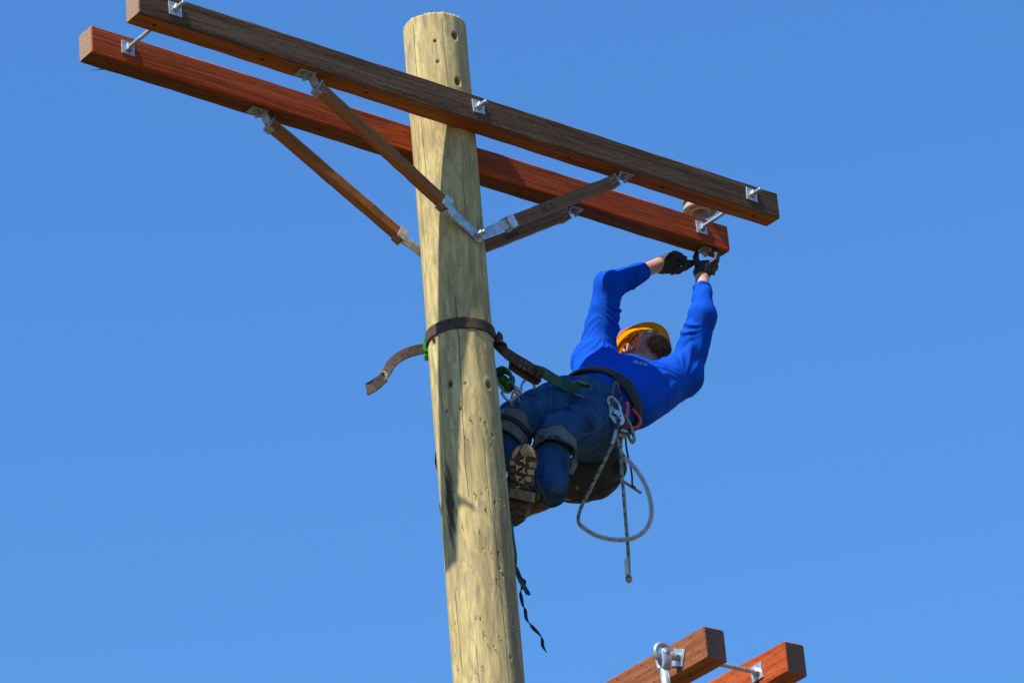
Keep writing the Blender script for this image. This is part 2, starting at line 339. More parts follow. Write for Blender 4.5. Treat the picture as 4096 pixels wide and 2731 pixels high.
# ------------------------------------------------------------------ implicit surfaces (numpy) for cloth and body
class Field:
    def __init__(s, lo, hi, h):
        s.lo = np.array(lo, float); s.h = h; s.n = np.ceil((np.array(hi) - s.lo) / h).astype(int) + 1
        s.f = np.full(s.n, 10., np.float32)
    def sub(s, lo, hi):
        a = np.maximum(np.floor((np.asarray(lo) - s.lo)/s.h).astype(int), 0); b = np.minimum(np.ceil((np.asarray(hi) - s.lo)/s.h).astype(int) + 1, s.n); b = np.maximum(b, a+1)
        g = np.meshgrid(*[s.lo[i] + s.h*np.arange(a[i], b[i]) for i in range(3)], indexing='ij')
        return tuple(slice(a[i], b[i]) for i in range(3)), np.stack(g, -1).astype(np.float32)
    def union(s, sl, d, k=.02):
        f = s.f[sl]
        if k <= 0: s.f[sl] = np.minimum(f, d); return
        hh = np.clip(.5 + .5*(f - d)/k, 0, 1); s.f[sl] = f*(1-hh) + d*hh - k*hh*(1-hh)
    def cone(s, a, b, r1, r2, k=.02, wr=None, flat=None):
        a = np.asarray(a, np.float32); b = np.asarray(b, np.float32); ba = b - a; L2 = float(ba @ ba); m = max(r1, r2) + k + .03
        sl, P = s.sub(np.minimum(a, b) - m, np.maximum(a, b) + m)
        q = P - a; t = np.clip((q @ ba)/L2, 0, 1); off = q - t[..., None]*ba
        if flat is not None:
            fd, ff = flat; fd = np.asarray(fd, np.float32); c = off @ fd; off = off + (c*(1/ff - 1))[..., None]*fd
        d = np.linalg.norm(off, axis=-1) - (r1 + (r2 - r1)*t)
        if flat is not None: d = d * min(1, flat[1])
        if wr is not None: d = d + wr(P, t, off)
        s.union(sl, d.astype(np.float32), k)
    def ell(s, c, ax, r, k=.02):
        m = max(r) + k + .03; c = np.asarray(c, np.float32); sl, P = s.sub(c - m, c + m)
        q = (P - c) @ np.asarray(ax, np.float32).T; r = np.asarray(r, np.float32)
        k0 = np.linalg.norm(q/r, axis=-1); k1 = np.linalg.norm(q/(r*r), axis=-1) + 1e-9
        s.union(sl, (k0*(k0-1)/k1).astype(np.float32), k)
    def loft(s, cs, ra, rb, ea, eb, k=.02, wr=None):
        ea = np.asarray(ea, np.float32); eb = np.asarray(eb, np.float32); best = None; cs = np.asarray(cs, np.float32); m = max(max(ra), max(rb)) + k + .03
        sl, P = s.sub(cs.min(0) - m, cs.max(0) + m)
        for i in range(len(cs)-1):
            a = cs[i]; ba = cs[i+1] - a; L2 = float(ba @ ba)
            q = P - a; t = np.clip((q @ ba)/L2, 0, 1); off = q - t[..., None]*ba
            A = ra[i] + (ra[i+1]-ra[i])*t; B = rb[i] + (rb[i+1]-rb[i])*t
            u = off @ ea; v = off @ eb; w2 = np.maximum((off**2).sum(-1) - u*u - v*v, 0)
            mm = np.minimum(A, B); d = (np.sqrt((u/A)**2 + (v/B)**2 + w2/(mm*mm)) - 1)*mm
            best = d if best is None else np.minimum(best, d)
        if wr is not None: best = best + wr(P)
        s.union(sl, best.astype(np.float32), k)
    def warp(s, fn):                       # add a displacement everywhere near the surface
        sl, P = s.sub(s.lo, s.lo + (s.n-1)*s.h); s.f = np.where(s.f < .05, s.f + fn(P), s.f)
    def cut_local(s, p, n, R):             # remove the half space in direction n within R of p
        p = np.asarray(p, np.float32); sl, P = s.sub(p - R, p + R); q = P - p; d = q @ np.asarray(n, np.float32); near = np.linalg.norm(q, axis=-1) < R
        s.f[sl] = np.where(near, np.maximum(s.f[sl], d), s.f[sl])
    def carve(s, a, b, r1, r2):
        a = np.asarray(a, np.float32); b = np.asarray(b, np.float32); ba = b - a; L2 = float(ba @ ba); m = max(r1, r2) + .02
        sl, P = s.sub(np.minimum(a, b) - m, np.maximum(a, b) + m); q = P - a; t = np.clip((q @ ba)/L2, 0, 1)
        d = np.linalg.norm(q - t[..., None]*ba, axis=-1) - (r1 + (r2-r1)*t); s.f[sl] = np.maximum(s.f[sl], -d)
    def mesh(s):
        f = s.f; nx, ny, nz = f.shape; ins = f < 0
        idx = -np.ones((nx-1, ny-1, nz-1), int); acc = np.zeros((nx-1, ny-1, nz-1, 3)); cnt = np.zeros((nx-1, ny-1, nz-1))
        for ax in range(3):
            sl0 = [slice(None)]*3; sl1 = [slice(None)]*3; sl0[ax] = slice(0, -1); sl1[ax] = slice(1, None)
            a = f[tuple(sl0)]; b = f[tuple(sl1)]; cr = (ins[tuple(sl0)] != ins[tuple(sl1)])
            t = np.where(cr, a/np.where(cr, a-b, 1), 0); o1, o2 = [i for i in range(3) if i != ax]
            for d1 in (0, 1):
                for d2 in (0, 1):
                    v = [slice(None)]*3; v[o1] = slice(d1, f.shape[o1]-1+d1); v[o2] = slice(d2, f.shape[o2]-1+d2); v = tuple(v)
                    c = cr[v]; pos = np.zeros(c.shape + (3,)); pos[..., ax] = t[v]; pos[..., o1] = d1; pos[..., o2] = d2
                    acc += pos*c[..., None]; cnt += c
        act = cnt > 0; ids = np.argwhere(act); idx[act] = np.arange(len(ids))
        V = s.lo + (ids + acc[act]/cnt[act][:, None])*s.h; F = []
        for ax in range(3):
            sl0 = [slice(None)]*3; sl1 = [slice(None)]*3; sl0[ax] = slice(0, -1); sl1[ax] = slice(1, None)
            cr = ins[tuple(sl0)] != ins[tuple(sl1)]; flip = ins[tuple(sl0)]; o1, o2 = (ax+1) % 3, (ax+2) % 3
            e = np.argwhere(cr); e = e[(e[:, o1] > 0) & (e[:, o2] > 0) & (e[:, o1] < f.shape[o1]-1) & (e[:, o2] < f.shape[o2]-1)]
            if not len(e): continue
            def g(d1, d2):
                q = e.copy(); q[:, o1] -= d1; q[:, o2] -= d2; return idx[q[:, 0], q[:, 1], q[:, 2]]
            Q = np.stack([g(1, 1), g(0, 1), g(0, 0), g(1, 0)], 1); fl = flip[e[:, 0], e[:, 1], e[:, 2]]
            Q = np.where(fl[:, None], Q, Q[:, ::-1]); F.append(Q)
        F = np.vstack(F); F = F[(F >= 0).all(1)]
        return V, F
def relax(V, F, it=2, lam=.5):
    V = V.copy(); E = np.vstack([F[:, [0, 1]], F[:, [1, 2]], F[:, [2, 3]], F[:, [3, 0]]]); E = np.vstack([E, E[:, ::-1]])
    deg = np.bincount(E[:, 0], minlength=len(V))[:, None]
    for _ in range(it):
        S = np.stack([np.bincount(E[:, 0], weights=V[E[:, 1], i], minlength=len(V)) for i in range(3)], 1); V += lam*(S/deg - V)
    return V

# ================================================================== SETTING
gm = MB(); gn = 60; gs = 4000.
gx = np.sign(np.linspace(-1, 1, gn+1)) * np.abs(np.linspace(-1, 1, gn+1))**3 * gs
GV = [(x, y, 0.12*mnoise.noise(Vector((x*.08, y*.08, 0))) if max(abs(x), abs(y)) > 2 else 0) for x in gx for y in gx]
GF = [(i*(gn+1)+j, (i+1)*(gn+1)+j, (i+1)*(gn+1)+j+1, i*(gn+1)+j+1) for i in range(gn) for j in range(gn)]
g_ = obj('ground', GV, GF, M['earth']); g_['kind'] = 'structure'

# ------------------------------------------------------------------ utility pole
POLE_TOP = .535
def pole_r(z): return .1256 - .00243 * z          # z measured from the upper arms
def build_pole():
    NT = 200; zs = np.concatenate([np.linspace(-Z0, -3.6, 60, endpoint=False), np.arange(-3.6, POLE_TOP - .012, .006), [POLE_TOP - .010, POLE_TOP - .004, POLE_TOP]])
    th = np.arange(NT) * 2*np.pi/NT; TT, ZZg = np.meshgrid(th, zs); R = pole_r(ZZg)
    k = 14; base = R*0 + 9
    for i in range(k):
        a0 = 2*np.pi*i/k + .12*rng.normal(); ph = rng.uniform(0, 6, 4)
        ai = a0 + .10*np.sin(ZZg*2.1 + ph[0]) + .06*np.sin(ZZg*5.3 + ph[1])
        di = 1 - .010 + .006*np.sin(ZZg*3.7 + ph[2]) + .004*np.sin(ZZg*11 + ph[3])
        dd = np.cos(TT - ai); base = np.where(dd > .5, np.minimum(base, di/np.maximum(dd, .5)), base)
    R = R*np.minimum(base, 1.004)*1.004
    R += .0012*np.sin(ZZg*2.3 + 2*TT) + .00012*rng.normal(size=R.shape)
    mark = np.zeros_like(R)
    def spot(px, py, rad, depth, val, asp=1., ring=0):
        p = on_pole(px, py); t0 = math.atan2(p[1], p[0]); z0 = p[2] - Z0
        dx = ((TT - t0 + np.pi) % (2*np.pi) - np.pi) * .13; dz = (ZZg - z0)/asp; d = np.sqrt(dx**2 + dz**2)
        nonlocal_R = depth*np.clip(1.35 - d/rad, 0, 1)**.6
        return nonlocal_R, val*np.clip(1.6 - d/rad, 0, 1), ring*np.exp(-((d-rad*1.5)/(rad*.5))**2)
    for s in [(1735, 1367, .009, .03, 1, 1.4), (1821, 143, .010, .035, 1, 1.3), (1833, 325, .010, .035, 1, 1.3), (1740, 163, .006, .008, 1, 1), (1751, 245, .007, .006, .7, 1),
              (1801, 1536, .008, .01, 1, 1.6), (1785, 1643, .006, .004, .8, 1.3), (1952, 1540, .0105, .005, .8, 1.5, .002), (1861, 1534, .005, .004, .8, 1), (1843, 1635, .004, .006, .9, 1.3)]:
        a, b, c = spot(*s); R -= a; mark = np.maximum(mark, b); R += c
    gz = []
    for s in [(1940, 1696), (1946, 1735), (1968, 1742), (1922, 1680), (1880, 1678), (1808, 1719), (1962, 1786), (1836, 1790), (1863, 1752), (1898, 1976), (1904, 1985), (1928, 1975), (1947, 1958), (1945, 2043), (1978, 2010), (2003, 1988), (2012, 2025), (1920, 2131), (1935, 2196), (1960, 2195), (1964, 2218), (1883, 2268), (1993, 2214), (2000, 2275), (1985, 2325), (1963, 2344), (1828, 2355), (1906, 2474), (1922, 2474), (1935, 2535), (1955, 2585), (1998, 2550), (1975, 2585), (2040, 2628), (1905, 2690), (1887, 2712), (1932, 2672), (1825, 2625), (1825, 2490), (1835, 2670), (2050, 2500), (2010, 2300), (1850, 2102), (1812, 1966), (2005, 1905), (2018, 2120)]:
        a, b, c = spot(s[0], s[1], rng.uniform(.0016, .0034), .004, .85, rng.uniform(1.5, 3.5)); R -= a; mark = np.maximum(mark, b); gz.append(s)
    # dark scorched stain low on the left
    p = on_pole(1800, 2010); t0 = math.atan2(p[1], p[0]); z0 = p[2] - Z0; dx = ((TT - t0 + np.pi) % (2*np.pi) - np.pi)*.13
    st = np.clip(1.25 - np.sqrt((dx/.023)**2 + ((ZZg - z0)/.16)**2) + .35*np.sin(ZZg*60 + dx*200) * .5, 0, 1); mark = np.maximum(mark, np.clip(st*1.6, 0, .95))
    R[-2] -= .002; R[-1] -= .008
    V = np.stack([R*np.cos(TT), R*np.sin(TT), ZZg + Z0], -1).reshape(-1, 3); m = len(zs)
    V[-NT:, 2] += .003*rng.normal(size=NT)
    F = [(r*NT+i, r*NT+(i+1) % NT, (r+1)*NT+(i+1) % NT, (r+1)*NT+i) for r in range(m-1) for i in range(NT)]
    V = np.vstack([V, [0, 0, POLE_TOP + Z0]]); c = len(V)-1; F += [((m-1)*NT+i, (m-1)*NT+(i+1) % NT, c) for i in range(NT)]
    UVv = np.vstack([np.stack([TT*.13, ZZg], -1).reshape(-1, 2), [[0, 0]]]); mk = np.append(mark.ravel(), 0)
    # cracks and grain live in the shader, in unrolled pole coordinates
    m_, t, b = new_mat('treated_pine_pole'); uvn = t.nodes.new('ShaderNodeUVMap'); s = t.nodes.new('ShaderNodeSeparateXYZ'); t.links.new(uvn.outputs[0], s.inputs[0])
    def mp(sx, sz, off=0):
        n = t.nodes.new('ShaderNodeMapping'); n.inputs['Scale'].default_value = (sx, sz, 1); n.inputs['Location'].default_value = (off, off, 0); t.links.new(uvn.outputs[0], n.inputs[0]); return n.outputs[0]
    patch = noise(t, mp(20, 3.6), 1, 2, .45, 1.6); fld = noise(t, mp(13, 2.2, 3), 1, 2, .5, .6)
    rings = mth(t, 'FRACT', mth(t, 'MULTIPLY', fld, 13.)); rings = mth(t, 'ABSOLUTE', mth(t, 'SUBTRACT', rings, .5))
    fine = noise(t, mp(260, 9, 5), 1, 5, .6); streak = noise(t, mp(60, 2.5, 8), 1, 4, .6)
    f = mth(t, 'ADD', mth(t, 'MULTIPLY', patch, .62), mth(t, 'ADD', mth(t, 'MULTIPLY', fine, .20), mth(t, 'MULTIPLY', streak, .24)))
    col = ramp(t, f, [(.34, (.21, .155, .075)), (.44, (.37, .285, .120)), (.56, (.50, .395, .165)), (.72, (.61, .50, .24))])
    gg = ramp(t, noise(t, mp(26, 5.5, 11), 1, 5, .65, 1.5), [(.48, (0, 0, 0)), (.56, (1, 1, 1))])
    ggs = t.nodes.new('ShaderNodeSeparateColor'); t.links.new(gg, ggs.inputs[0])
    col = mix(t, mth(t, 'MULTIPLY', ggs.outputs[0], .5), col, (.24, .195, .125))
    thin = mth(t, 'MULTIPLY', mth(t, 'LESS_THAN', rings, .05), .26)
    col = mix(t, thin, col, (.20, .12, .06)); col = mix(t, mth(t, 'MULTIPLY', mth(t, 'SMOOTH_MIN', rings, .3, .1), .3), col, (.60, .48, .25))
    # weathered grey-brown streaks down the side away from the lineman's strap
    zone = mth(t, 'SUBTRACT', 1., mth(t, 'MINIMUM', mth(t, 'MULTIPLY', mth(t, 'ABSOLUTE', mth(t, 'SUBTRACT', s.outputs[0], .735)), 16.), 1.))
    low = mth(t, 'MINIMUM', mth(t, 'MAXIMUM', mth(t, 'MULTIPLY', mth(t, 'SUBTRACT', -1.1, s.outputs[1]), 1.2), 0.), 1.)
    wst = mth(t, 'MULTIPLY', mth(t, 'MULTIPLY', zone, low), mth(t, 'MINIMUM', mth(t, 'MULTIPLY', noise(t, mp(75, 2.2, 17), 1, 4, .6), 1.5), 1.))
    col = mix(t, mth(t, 'MULTIPLY', wst, .85), col, (.15, .125, .085))
    crk = None
    for px, py, z1, amp, w in [(1662, 200, (-.25, .5), .004, .0010), (1780, 200, (.05, .5), .003, .0009), (1826, 1330, (-1.6, -.75), .007, .0011), (1772, 1700, (-2.3, -1.0), .005, .0010), (1930, 1700, (-1.7, -1.35), .003, .0009), (1680, 700, (-.5, -.05), .004, .0009), (1818, 2650, (-3.3, -2.45), .006, .0011), (1995, 2300, (-2.9, -1.7), .004, .0010), (1848, 650, (-.8, -.2), .003, .0007), (1900, 2450, (-3.4, -2.2), .005, .0008)]:
        p = on_pole(px, py); u0 = (math.atan2(p[1], p[0]) % (2*math.pi))*.13
        wob = mth(t, 'MULTIPLY', mth(t, 'SINE', mth(t, 'ADD', mth(t, 'MULTIPLY', s.outputs[1], 5.), float(px % 7))), amp)
        wob = mth(t, 'ADD', wob, mth(t, 'MULTIPLY', mth(t, 'SINE', mth(t, 'MULTIPLY', s.outputs[1], 31.)), amp*.15))
        d = mth(t, 'ABSOLUTE', mth(t, 'SUBTRACT', mth(t, 'SUBTRACT', s.outputs[0], u0), wob)); w *= 1.5
        q = mth(t, 'MULTIPLY', mth(t, 'LESS_THAN', d, w), mth(t, 'MULTIPLY', mth(t, 'GREATER_THAN', s.outputs[1], z1[0]), mth(t, 'LESS_THAN', s.outputs[1], z1[1])))
        crk = q if crk is None else mth(t, 'MAXIMUM', crk, q)
    col = mix(t, mth(t, 'MULTIPLY', crk, .8), col, (.05, .035, .02))
    av = t.nodes.new('ShaderNodeAttribute'); av.attribute_name = 'mark'
    col = mix(t, mth(t, 'MINIMUM', av.outputs['Fac'], .93), col, (.045, .024, .012))
    t.links.new(col, b.inputs['Base Color']); b.inputs['Roughness'].default_value = .85; b.inputs['Specular IOR Level'].default_value = .1
    h = mth(t, 'SUBTRACT', mth(t, 'ADD', mth(t, 'MULTIPLY', fine, .8), mth(t, 'MULTIPLY', patch, .15)), mth(t, 'MULTIPLY', crk, 3.))
    bump(t, b, h, .28, .0022)
    pole = thing('utility_pole', 'tall yellow-tan wooden utility pole with knots, drill holes and cracks, standing upright under the crossarms', 'utility pole', (0, 0, 0))
    obj('shaft', V, F, m_, pole, True, uv=UVv, attr=mk)
    sp = MB()
    for (px, py) in gz:
        for _ in range(rng.integers(1, 4)):
            p = on_pole(px + rng.uniform(-5, 5), py + rng.uniform(-6, 6), .1256 - .00243*0 + .003*1); nrm = unit([p[0], p[1], 0]); p = nrm*(pole_r(p[2]-Z0) - .003) + np.array([0, 0, p[2]])
            d = unit(nrm*rng.uniform(.4, 1.) + np.array([0, 0, rng.uniform(-1.2, -.1)]) + rng.normal(size=3)*.25); L = rng.uniform(.006, .016)
            sp.add(*cyl_vf(p, p + d*L, rng.uniform(.0012, .0024), .0003, 5))
    sp.build('splinters', M['splinter'], pole, False)['kind'] = 'stuff'
    # splintered rim of the sawn top
    rm = MB()
    for _ in range(40):
        a = rng.uniform(-1.9, .1); r = pole_r(.535) - .009 + rng.uniform(-.004, .004); p = W3(r*math.cos(a), r*math.sin(a), POLE_TOP - .006)
        rm.add(*cyl_vf(p, p + np.array([rng.normal()*.003, rng.normal()*.003, rng.uniform(.004, .011)]), .0014, .0003, 4))
    rm.build('splintered_rim', M['splinter'], pole, False)['kind'] = 'stuff'
    return pole
pole = build_pole()

# ------------------------------------------------------------------ crossarms
AH = .12
def arm(name, label, ax, nn, t0, t1, n0, n1, z0, mats, holes, group=None):
    """ax = along the arm, nn = across it; mats = side, front, under, end"""
    rot = math.atan2(ax[1], ax[0]); root = thing(name, label, 'crossarm', ax*(t0+t1)/2 + nn*(n0+n1)/2 + np.array([0, 0, z0 + Z0]), rot, group)
    xs = np.unique(np.concatenate([[t0, t0+.004], np.arange(t0+.03, t1-.03, .03), [t1-.004, t1]])); V = []; F = []; MI = []
    hw = (n1-n0)/2; nc = (n0+n1)/2; c = .006
    prof = [(-hw, c), (-hw, AH-c), (-hw+c, AH), (hw-c, AH), (hw, AH-c), (hw, c), (hw-c, 0), (-hw+c, 0)]
    for k, x in enumerate(xs):
        sh = .004 if k in (0, len(xs)-1) else 0; j = np.stack([np.zeros(8), .0012*np.sin(x*9 + np.arange(8)*2.1) + .0007*np.sin(x*31 + np.arange(8))], 1)
        for i, (a, b) in enumerate(prof):
            aa = a*(1 - sh/hw) + j[i, 0]; bb = AH/2 + (b - AH/2)*(1 - sh/(AH/2)) + j[i, 1]
            V.append(ax*x + nn*(nc+aa) + np.array([0, 0, z0 + Z0 + bb]))
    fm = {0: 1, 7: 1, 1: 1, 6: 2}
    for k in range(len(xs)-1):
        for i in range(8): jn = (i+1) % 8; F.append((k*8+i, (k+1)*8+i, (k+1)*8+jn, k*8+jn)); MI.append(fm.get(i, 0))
    F.append(tuple(range(8))); MI.append(3); F.append(tuple((len(xs)-1)*8 + i for i in range(7, -1, -1))); MI.append(3)
    if np.cross(ax, nn)[2] < 0: F = [f[::-1] for f in F]
    o = obj('timber', V, F, None, root, False, mats=[M[m] for m in mats], midx=MI)
    if holes:
        bm = MB(); inv = np.array((Matrix.Translation(root.location) @ Matrix.Rotation(rot, 4, 'Z')).inverted())
        for tt in holes:
            p = ax*tt + nn*nc + np.array([0, 0, z0 + Z0]); p = inv[:3, :3] @ p + inv[:3, 3]
            bm.add(*cyl_vf(p - ZZ*.02, p + ZZ*.07, .0085, n=14))
        V2 = np.vstack(bm.V); me = bpy.data.meshes.new('c'); me.from_pydata(V2.tolist(), [], bm.F); me.materials.append(M['dark_ink']); co = bpy.data.objects.new('c', me); COL.objects.link(co)
        co.matrix_world = Matrix.Translation(root.location) @ Matrix.Rotation(rot, 4, 'Z')
        bpy.context.view_layer.update(); md = o.modifiers.new('b', 'BOOLEAN'); md.object = co; md.solver = 'EXACT'; bpy.context.view_layer.update()
        m2 = bpy.data.meshes.new_from_object(o.evaluated_get(bpy.context.evaluated_depsgraph_get())); o.modifiers.clear(); o.data = m2; bpy.data.objects.remove(co)
    return root
G = .11559; WA = .09007; CA = G + WA/2
def t_of(px, py, nn): return float(on_n(px, py, nn) @ A_)
hA = [t_of(618, 106, -CA), t_of(1050, 242, -CA), t_of(1465, 377, -CA), t_of(2275, 631, -CA), t_of(2649, 752, -CA), t_of(3013, 869, -CA)]
hB = [t_of(435, 259, CA), t_of(858, 393, CA), t_of(1275, 522, CA), t_of(2082, 774, CA), t_of(2453, 889, CA)]
armA = arm('crossarm', 'weathered dark brown upper crossarm passing in front of the pole', A_, N_, -1.5645, 1.5915, -G-WA, -G, 0, ('near_sides', 'front_weathered', 'near_sides', 'end_lite'), hA)
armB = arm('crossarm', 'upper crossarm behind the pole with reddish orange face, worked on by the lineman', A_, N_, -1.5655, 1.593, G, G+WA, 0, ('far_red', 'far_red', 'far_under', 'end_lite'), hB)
THC = -.8975; C_ = np.array([math.cos(THC), math.sin(THC), 0]); D_ = np.array([-C_[1], C_[0], 0]); ZC = -2.7913; GC = .1223; WC = .0909
def t_c(px, py, nn, vec=None):
    d = ray(px, py); P = CAM + d * (((nn*D_ - CAM) @ D_)/(d @ D_)); return float(P @ C_), float(P[2] - Z0)
armC = arm('crossarm', 'brown crossarm at the bottom edge carrying an eye bolt and hanging insulator', C_, D_, -1.45, 1.4477, -GC-WC, -GC, ZC, ('low_near', 'low_near', 'near_sides', 'end_dark'), [1.36-.06])
armD = arm('crossarm', 'lower crossarm at far bottom right with bright orange-red side and dark end', C_, D_, -1.45, 1.4734, GC, GC+WC, ZC, ('low_far', 'low_far', 'near_sides', 'end_dark'), [])

def plate(mb_parent, c, nrm, up, size=.057, th=.005, rot=0., mat='galv', name='square_washer'):
    s = unit(np.cross(up, nrm)); u = np.cross(nrm, s); a, b = math.cos(rot), math.sin(rot); s, u = s*a + u*b, -s*b + u*a
    m = MB().add(*box_vf(c + nrm*th/2, s, u, nrm, size/2, size/2, th/2, .0012)); return m.build(name, M[mat], mb_parent)
def nut(parent, c, nrm, up, r=.015, h=.014, n=4, rot=.5, mat='galv', name='nut'):
    s, u = unit(np.cross(up, nrm)), up; V = []; F = []
    for k, (hh, rr) in enumerate([(0, r*.97), (.0015, r), (h-.002, r), (h, r*.86)]):
        for i in range(n): a = rot + 2*math.pi*i/n; V.append(c + nrm*hh + (s*math.cos(a) + u*math.sin(a))*rr)
    for k in range(3):
        for i in range(n): j = (i+1) % n; F.append((k*n+i, k*n+j, (k+1)*n+j, (k+1)*n+i))
    F.append(tuple(range(n-1, -1, -1))); F.append(tuple(3*n+i for i in range(n)))
    return MB().add(V, F).build(name, M[mat], parent)
def rodp(p0, p1, r=.0082):
    n = int(np.linalg.norm(np.asarray(p1)-p0)/.0016); prof = [(0, r*.6), (.004/np.linalg.norm(np.asarray(p1)-p0), r)]
    for k in range(4, n-3): prof.append((k/n, r if k % 2 else r*.9))
    prof += [(1-.004/np.linalg.norm(np.asarray(p1)-p0), r), (1, r*.6)]
    return lathe_vf(p0, np.asarray(p1)-p0, prof, 14)
def through_bolt(label, base, nn, offs, out0, out1, rots, group='threaded rods through the crossarms', name='threaded_rod_bolt', size=.057):
    """base: point on the middle plane; offs: faces the washers sit on (offset, outward sign)"""
    r = thing(name, label, 'bolt', base, 0, group)
    MB().add(*rodp(base + nn*out0, base + nn*out1)).build('rod', M['galv'], r, True)
    for k, (o, sg) in enumerate(offs):
        plate(r, base + nn*o, nn*sg, ZZ, size, .005, rots[k]); nut(r, base + nn*(o + sg*.0055), nn*sg, ZZ, .0165, .014, 4, .4+k, 'galv')
    return r
F4 = [(-G-WA, -1), (-G, 1), (G, -1), (G+WA, 1)]
through_bolt('threaded rod with square washers joining the two upper crossarms at their left end', A_*-1.405 + W3(0, 0, .064), N_, F4, -G-WA-.062, G+WA+.03, (.03, 0, -.02, 0))
through_bolt('threaded rod with square washers joining the two upper crossarms at their right end', A_*1.44 + W3(0, 0, .068), N_, F4, -G-WA-.062, G+WA+.03, (-.04, 0, .03, 0))
through_bolt('galvanised through bolt and square washer holding the upper crossarms to the pole', A_*.018 + W3(0, 0, .066), N_, [(-G-WA, -1), (G+WA, 1)], -G-WA-.055, G+WA+.03, (.06, 0), None)
tD, zD = t_c(3030, 2688, GC)
through_bolt('threaded rod with square washer joining the two lower crossarms near their end', C_*tD + W3(0, 0, zD), D_, [(-GC, 1), (GC, -1)], -GC-.03, GC+WC+.03, (0, .03), None)

# ------------------------------------------------------------------ braces
def brace(label, side, arm_n, wood, text=None, flip=False):
    """side -1 left / +1 right, arm_n sign: -1 near arm, +1 far arm"""
    top = A_*(side*.755) + N_*(arm_n*.160) + W3(0, 0, -.030); bot = A_*(.017) + N_*(arm_n*.141) + W3(0, 0, -.478)
    r = thing('crossarm_brace', label, 'brace', bot, 0, 'wooden braces under the upper crossarms')
    d = unit(bot - top); L = np.linalg.norm(bot - top); out = N_*arm_n; out = unit(out - d*(out @ d)); w = np.cross(out, d)
    if w[2] > 0: w = -w                      # w points to the underside
    s0, s1 = .03, L - .175; hw, ho = .0235, .0195
    n = 24; V = []; F = []
    for k in range(n+1):
        p = top + d*(s0 + (s1-s0)*k/n); j = rng.normal(size=2)*.0006
        for a, b in ((-1, -.8), (-.8, -1), (.8, -1), (1, -.8), (1, .8), (.8, 1), (-.8, 1), (-1, .8)): V.append(p + w*(a*hw + j[0]) + out*(b*ho + j[1]))
    for k in range(n):
        for i in range(8): jn = (i+1) % 8; F.append((k*8+i, k*8+jn, (k+1)*8+jn, (k+1)*8+i))
    F.append(tuple(range(7, -1, -1))); F.append(tuple(n*8+i for i in range(8)))
    # bake so that local x runs along the grain: rotate a child frame
    me_o = obj('wooden_bar', V, F, M[wood], r, False)
    q = Vector(d).to_track_quat('X', 'Z').to_matrix().to_4x4(); me_o.data.transform(q.inverted()); me_o.matrix_local = q
    # metal cap + flat strap at the pole end
    e = top + d*s1
    cp = MB(); cp.add(*box_vf(e - d*.012 + out*(ho+.0025), d, w, out, .016, hw+.003, .0025, .0008)); cp.add(*box_vf(e - d*.012 - out*(ho+.0025), d, w, out, .016, hw+.003, .0025, .0008))
    cp.add(*box_vf(e + d*.0065, d, w, out, .0025, hw+.003, ho+.0045, .0008)); cp.build('end_cap', M['galv'], r)
    o2 = bot - N_*0 ; pA = e + d*.006 + out*.006; pB = bot + d*.022 - out*.006
    V, F = ribbon_vf([pA, pA + (pB-pA)*.12 - out*.004, pA + (pB-pA)*.3 - out*.008, pB], w, .040, .006, True, .01); MB().add(V, F).build('flat_bar', M['galv'], r)
    # nails through the ends
    for ss in (-1, 1):
        for ee, dd in ((e, -d), (top + d*s0, d)):
            nl = MB(); p = ee + w*ss*hw*.45 + out*(ho+.001); nl.add(*cyl_vf(p + dd*.001, p + dd*.030, .0013, n=6)); nl.add(*cyl_vf(p + dd*.0295, p + dd*.0315, .0035, n=6)); nl.build('nail', M['galv'], r, True)
            nl = MB(); p = ee + out*ss*ho*.4 + w*(hw+.001); nl.add(*cyl_vf(p + dd*.001, p + dd*.030, .0013, n=6)); nl.add(*cyl_vf(p + dd*.0295, p + dd*.0315, .0035, n=6)); nl.build('nail', M['galv'], r, True)
    # bracket under the arm
    e = top + d*s0; b2 = MB(); b2.add(*box_vf(e - d*.0035, d, w, out, .003, hw+.003, ho+.004, .0008))
    b2.add(*box_vf(e + d*.010 + w*(hw+.0025), d, w, out, .014, .0022, ho+.002, .0008))
    b2.add(*box_vf(e + d*.010 + out*(ho+.0022), d, w, out, .012, hw*.5, .002, .0008)) if False else None
    foot = A_*(side*.785) + N_*(arm_n*.160) + W3(0, 0, -.0035)
    b2.add(*box_vf(foot, A_, N_, ZZ, .036, .026, .003, .001)); V, F = ribbon_vf([foot + A_*side*-.02 - ZZ*.004, foot - A_*side*.032 - ZZ*.008, e - d*.012 - out*0, e - d*.004], N_, .040, .005, True, .006); b2.add(V, F)
    b2.build('bracket', M['galv_dull'], r)
    bp = foot + A_*side*.006; nut(r, bp - ZZ*.003, -ZZ, A_, .017, .013, 4, .3, 'galv_dull', 'bolt_head'); MB().add(*cyl_vf(bp - ZZ*.016, bp - ZZ*.030, .0085, .007, 12)).build('bolt_end', M['galv_dull'], r, True)
    if text:
        V, F = text_vf(text[0], .034, .0003, 2, .0008); sx = text[2]/(V[:, 0].max()-V[:, 0].min()); V[:, 0] *= sx
        p = top + d*text[1] + out*(ho + .0007); ex, ey = (-d, -w)       # reading from the pole outwards, right way up
        nv = np.cross(ex, ey)
        if flip: ex, ey = -ex, -ey
        MB().add(p + V[:, :1]*ex + V[:, 1:2]*ey + V[:, 2:]*out, F).build('stamped_lettering', M['dark_ink'], r)
    return r
def brace_text_far(r):
    pass
bL = brace('wooden brace left of the pole under the near crossarm, crossing in front of the pole', -1, -1, 'brace')
bR = brace('greyish brace right of the pole under the near crossarm, stamped with upside-down figures', 1, -1, 'brace_grey', ('RAG0016', .465, .068), True)
brace('wooden brace left of the pole under the far crossarm, ending behind the pole', -1, 1, 'brace')
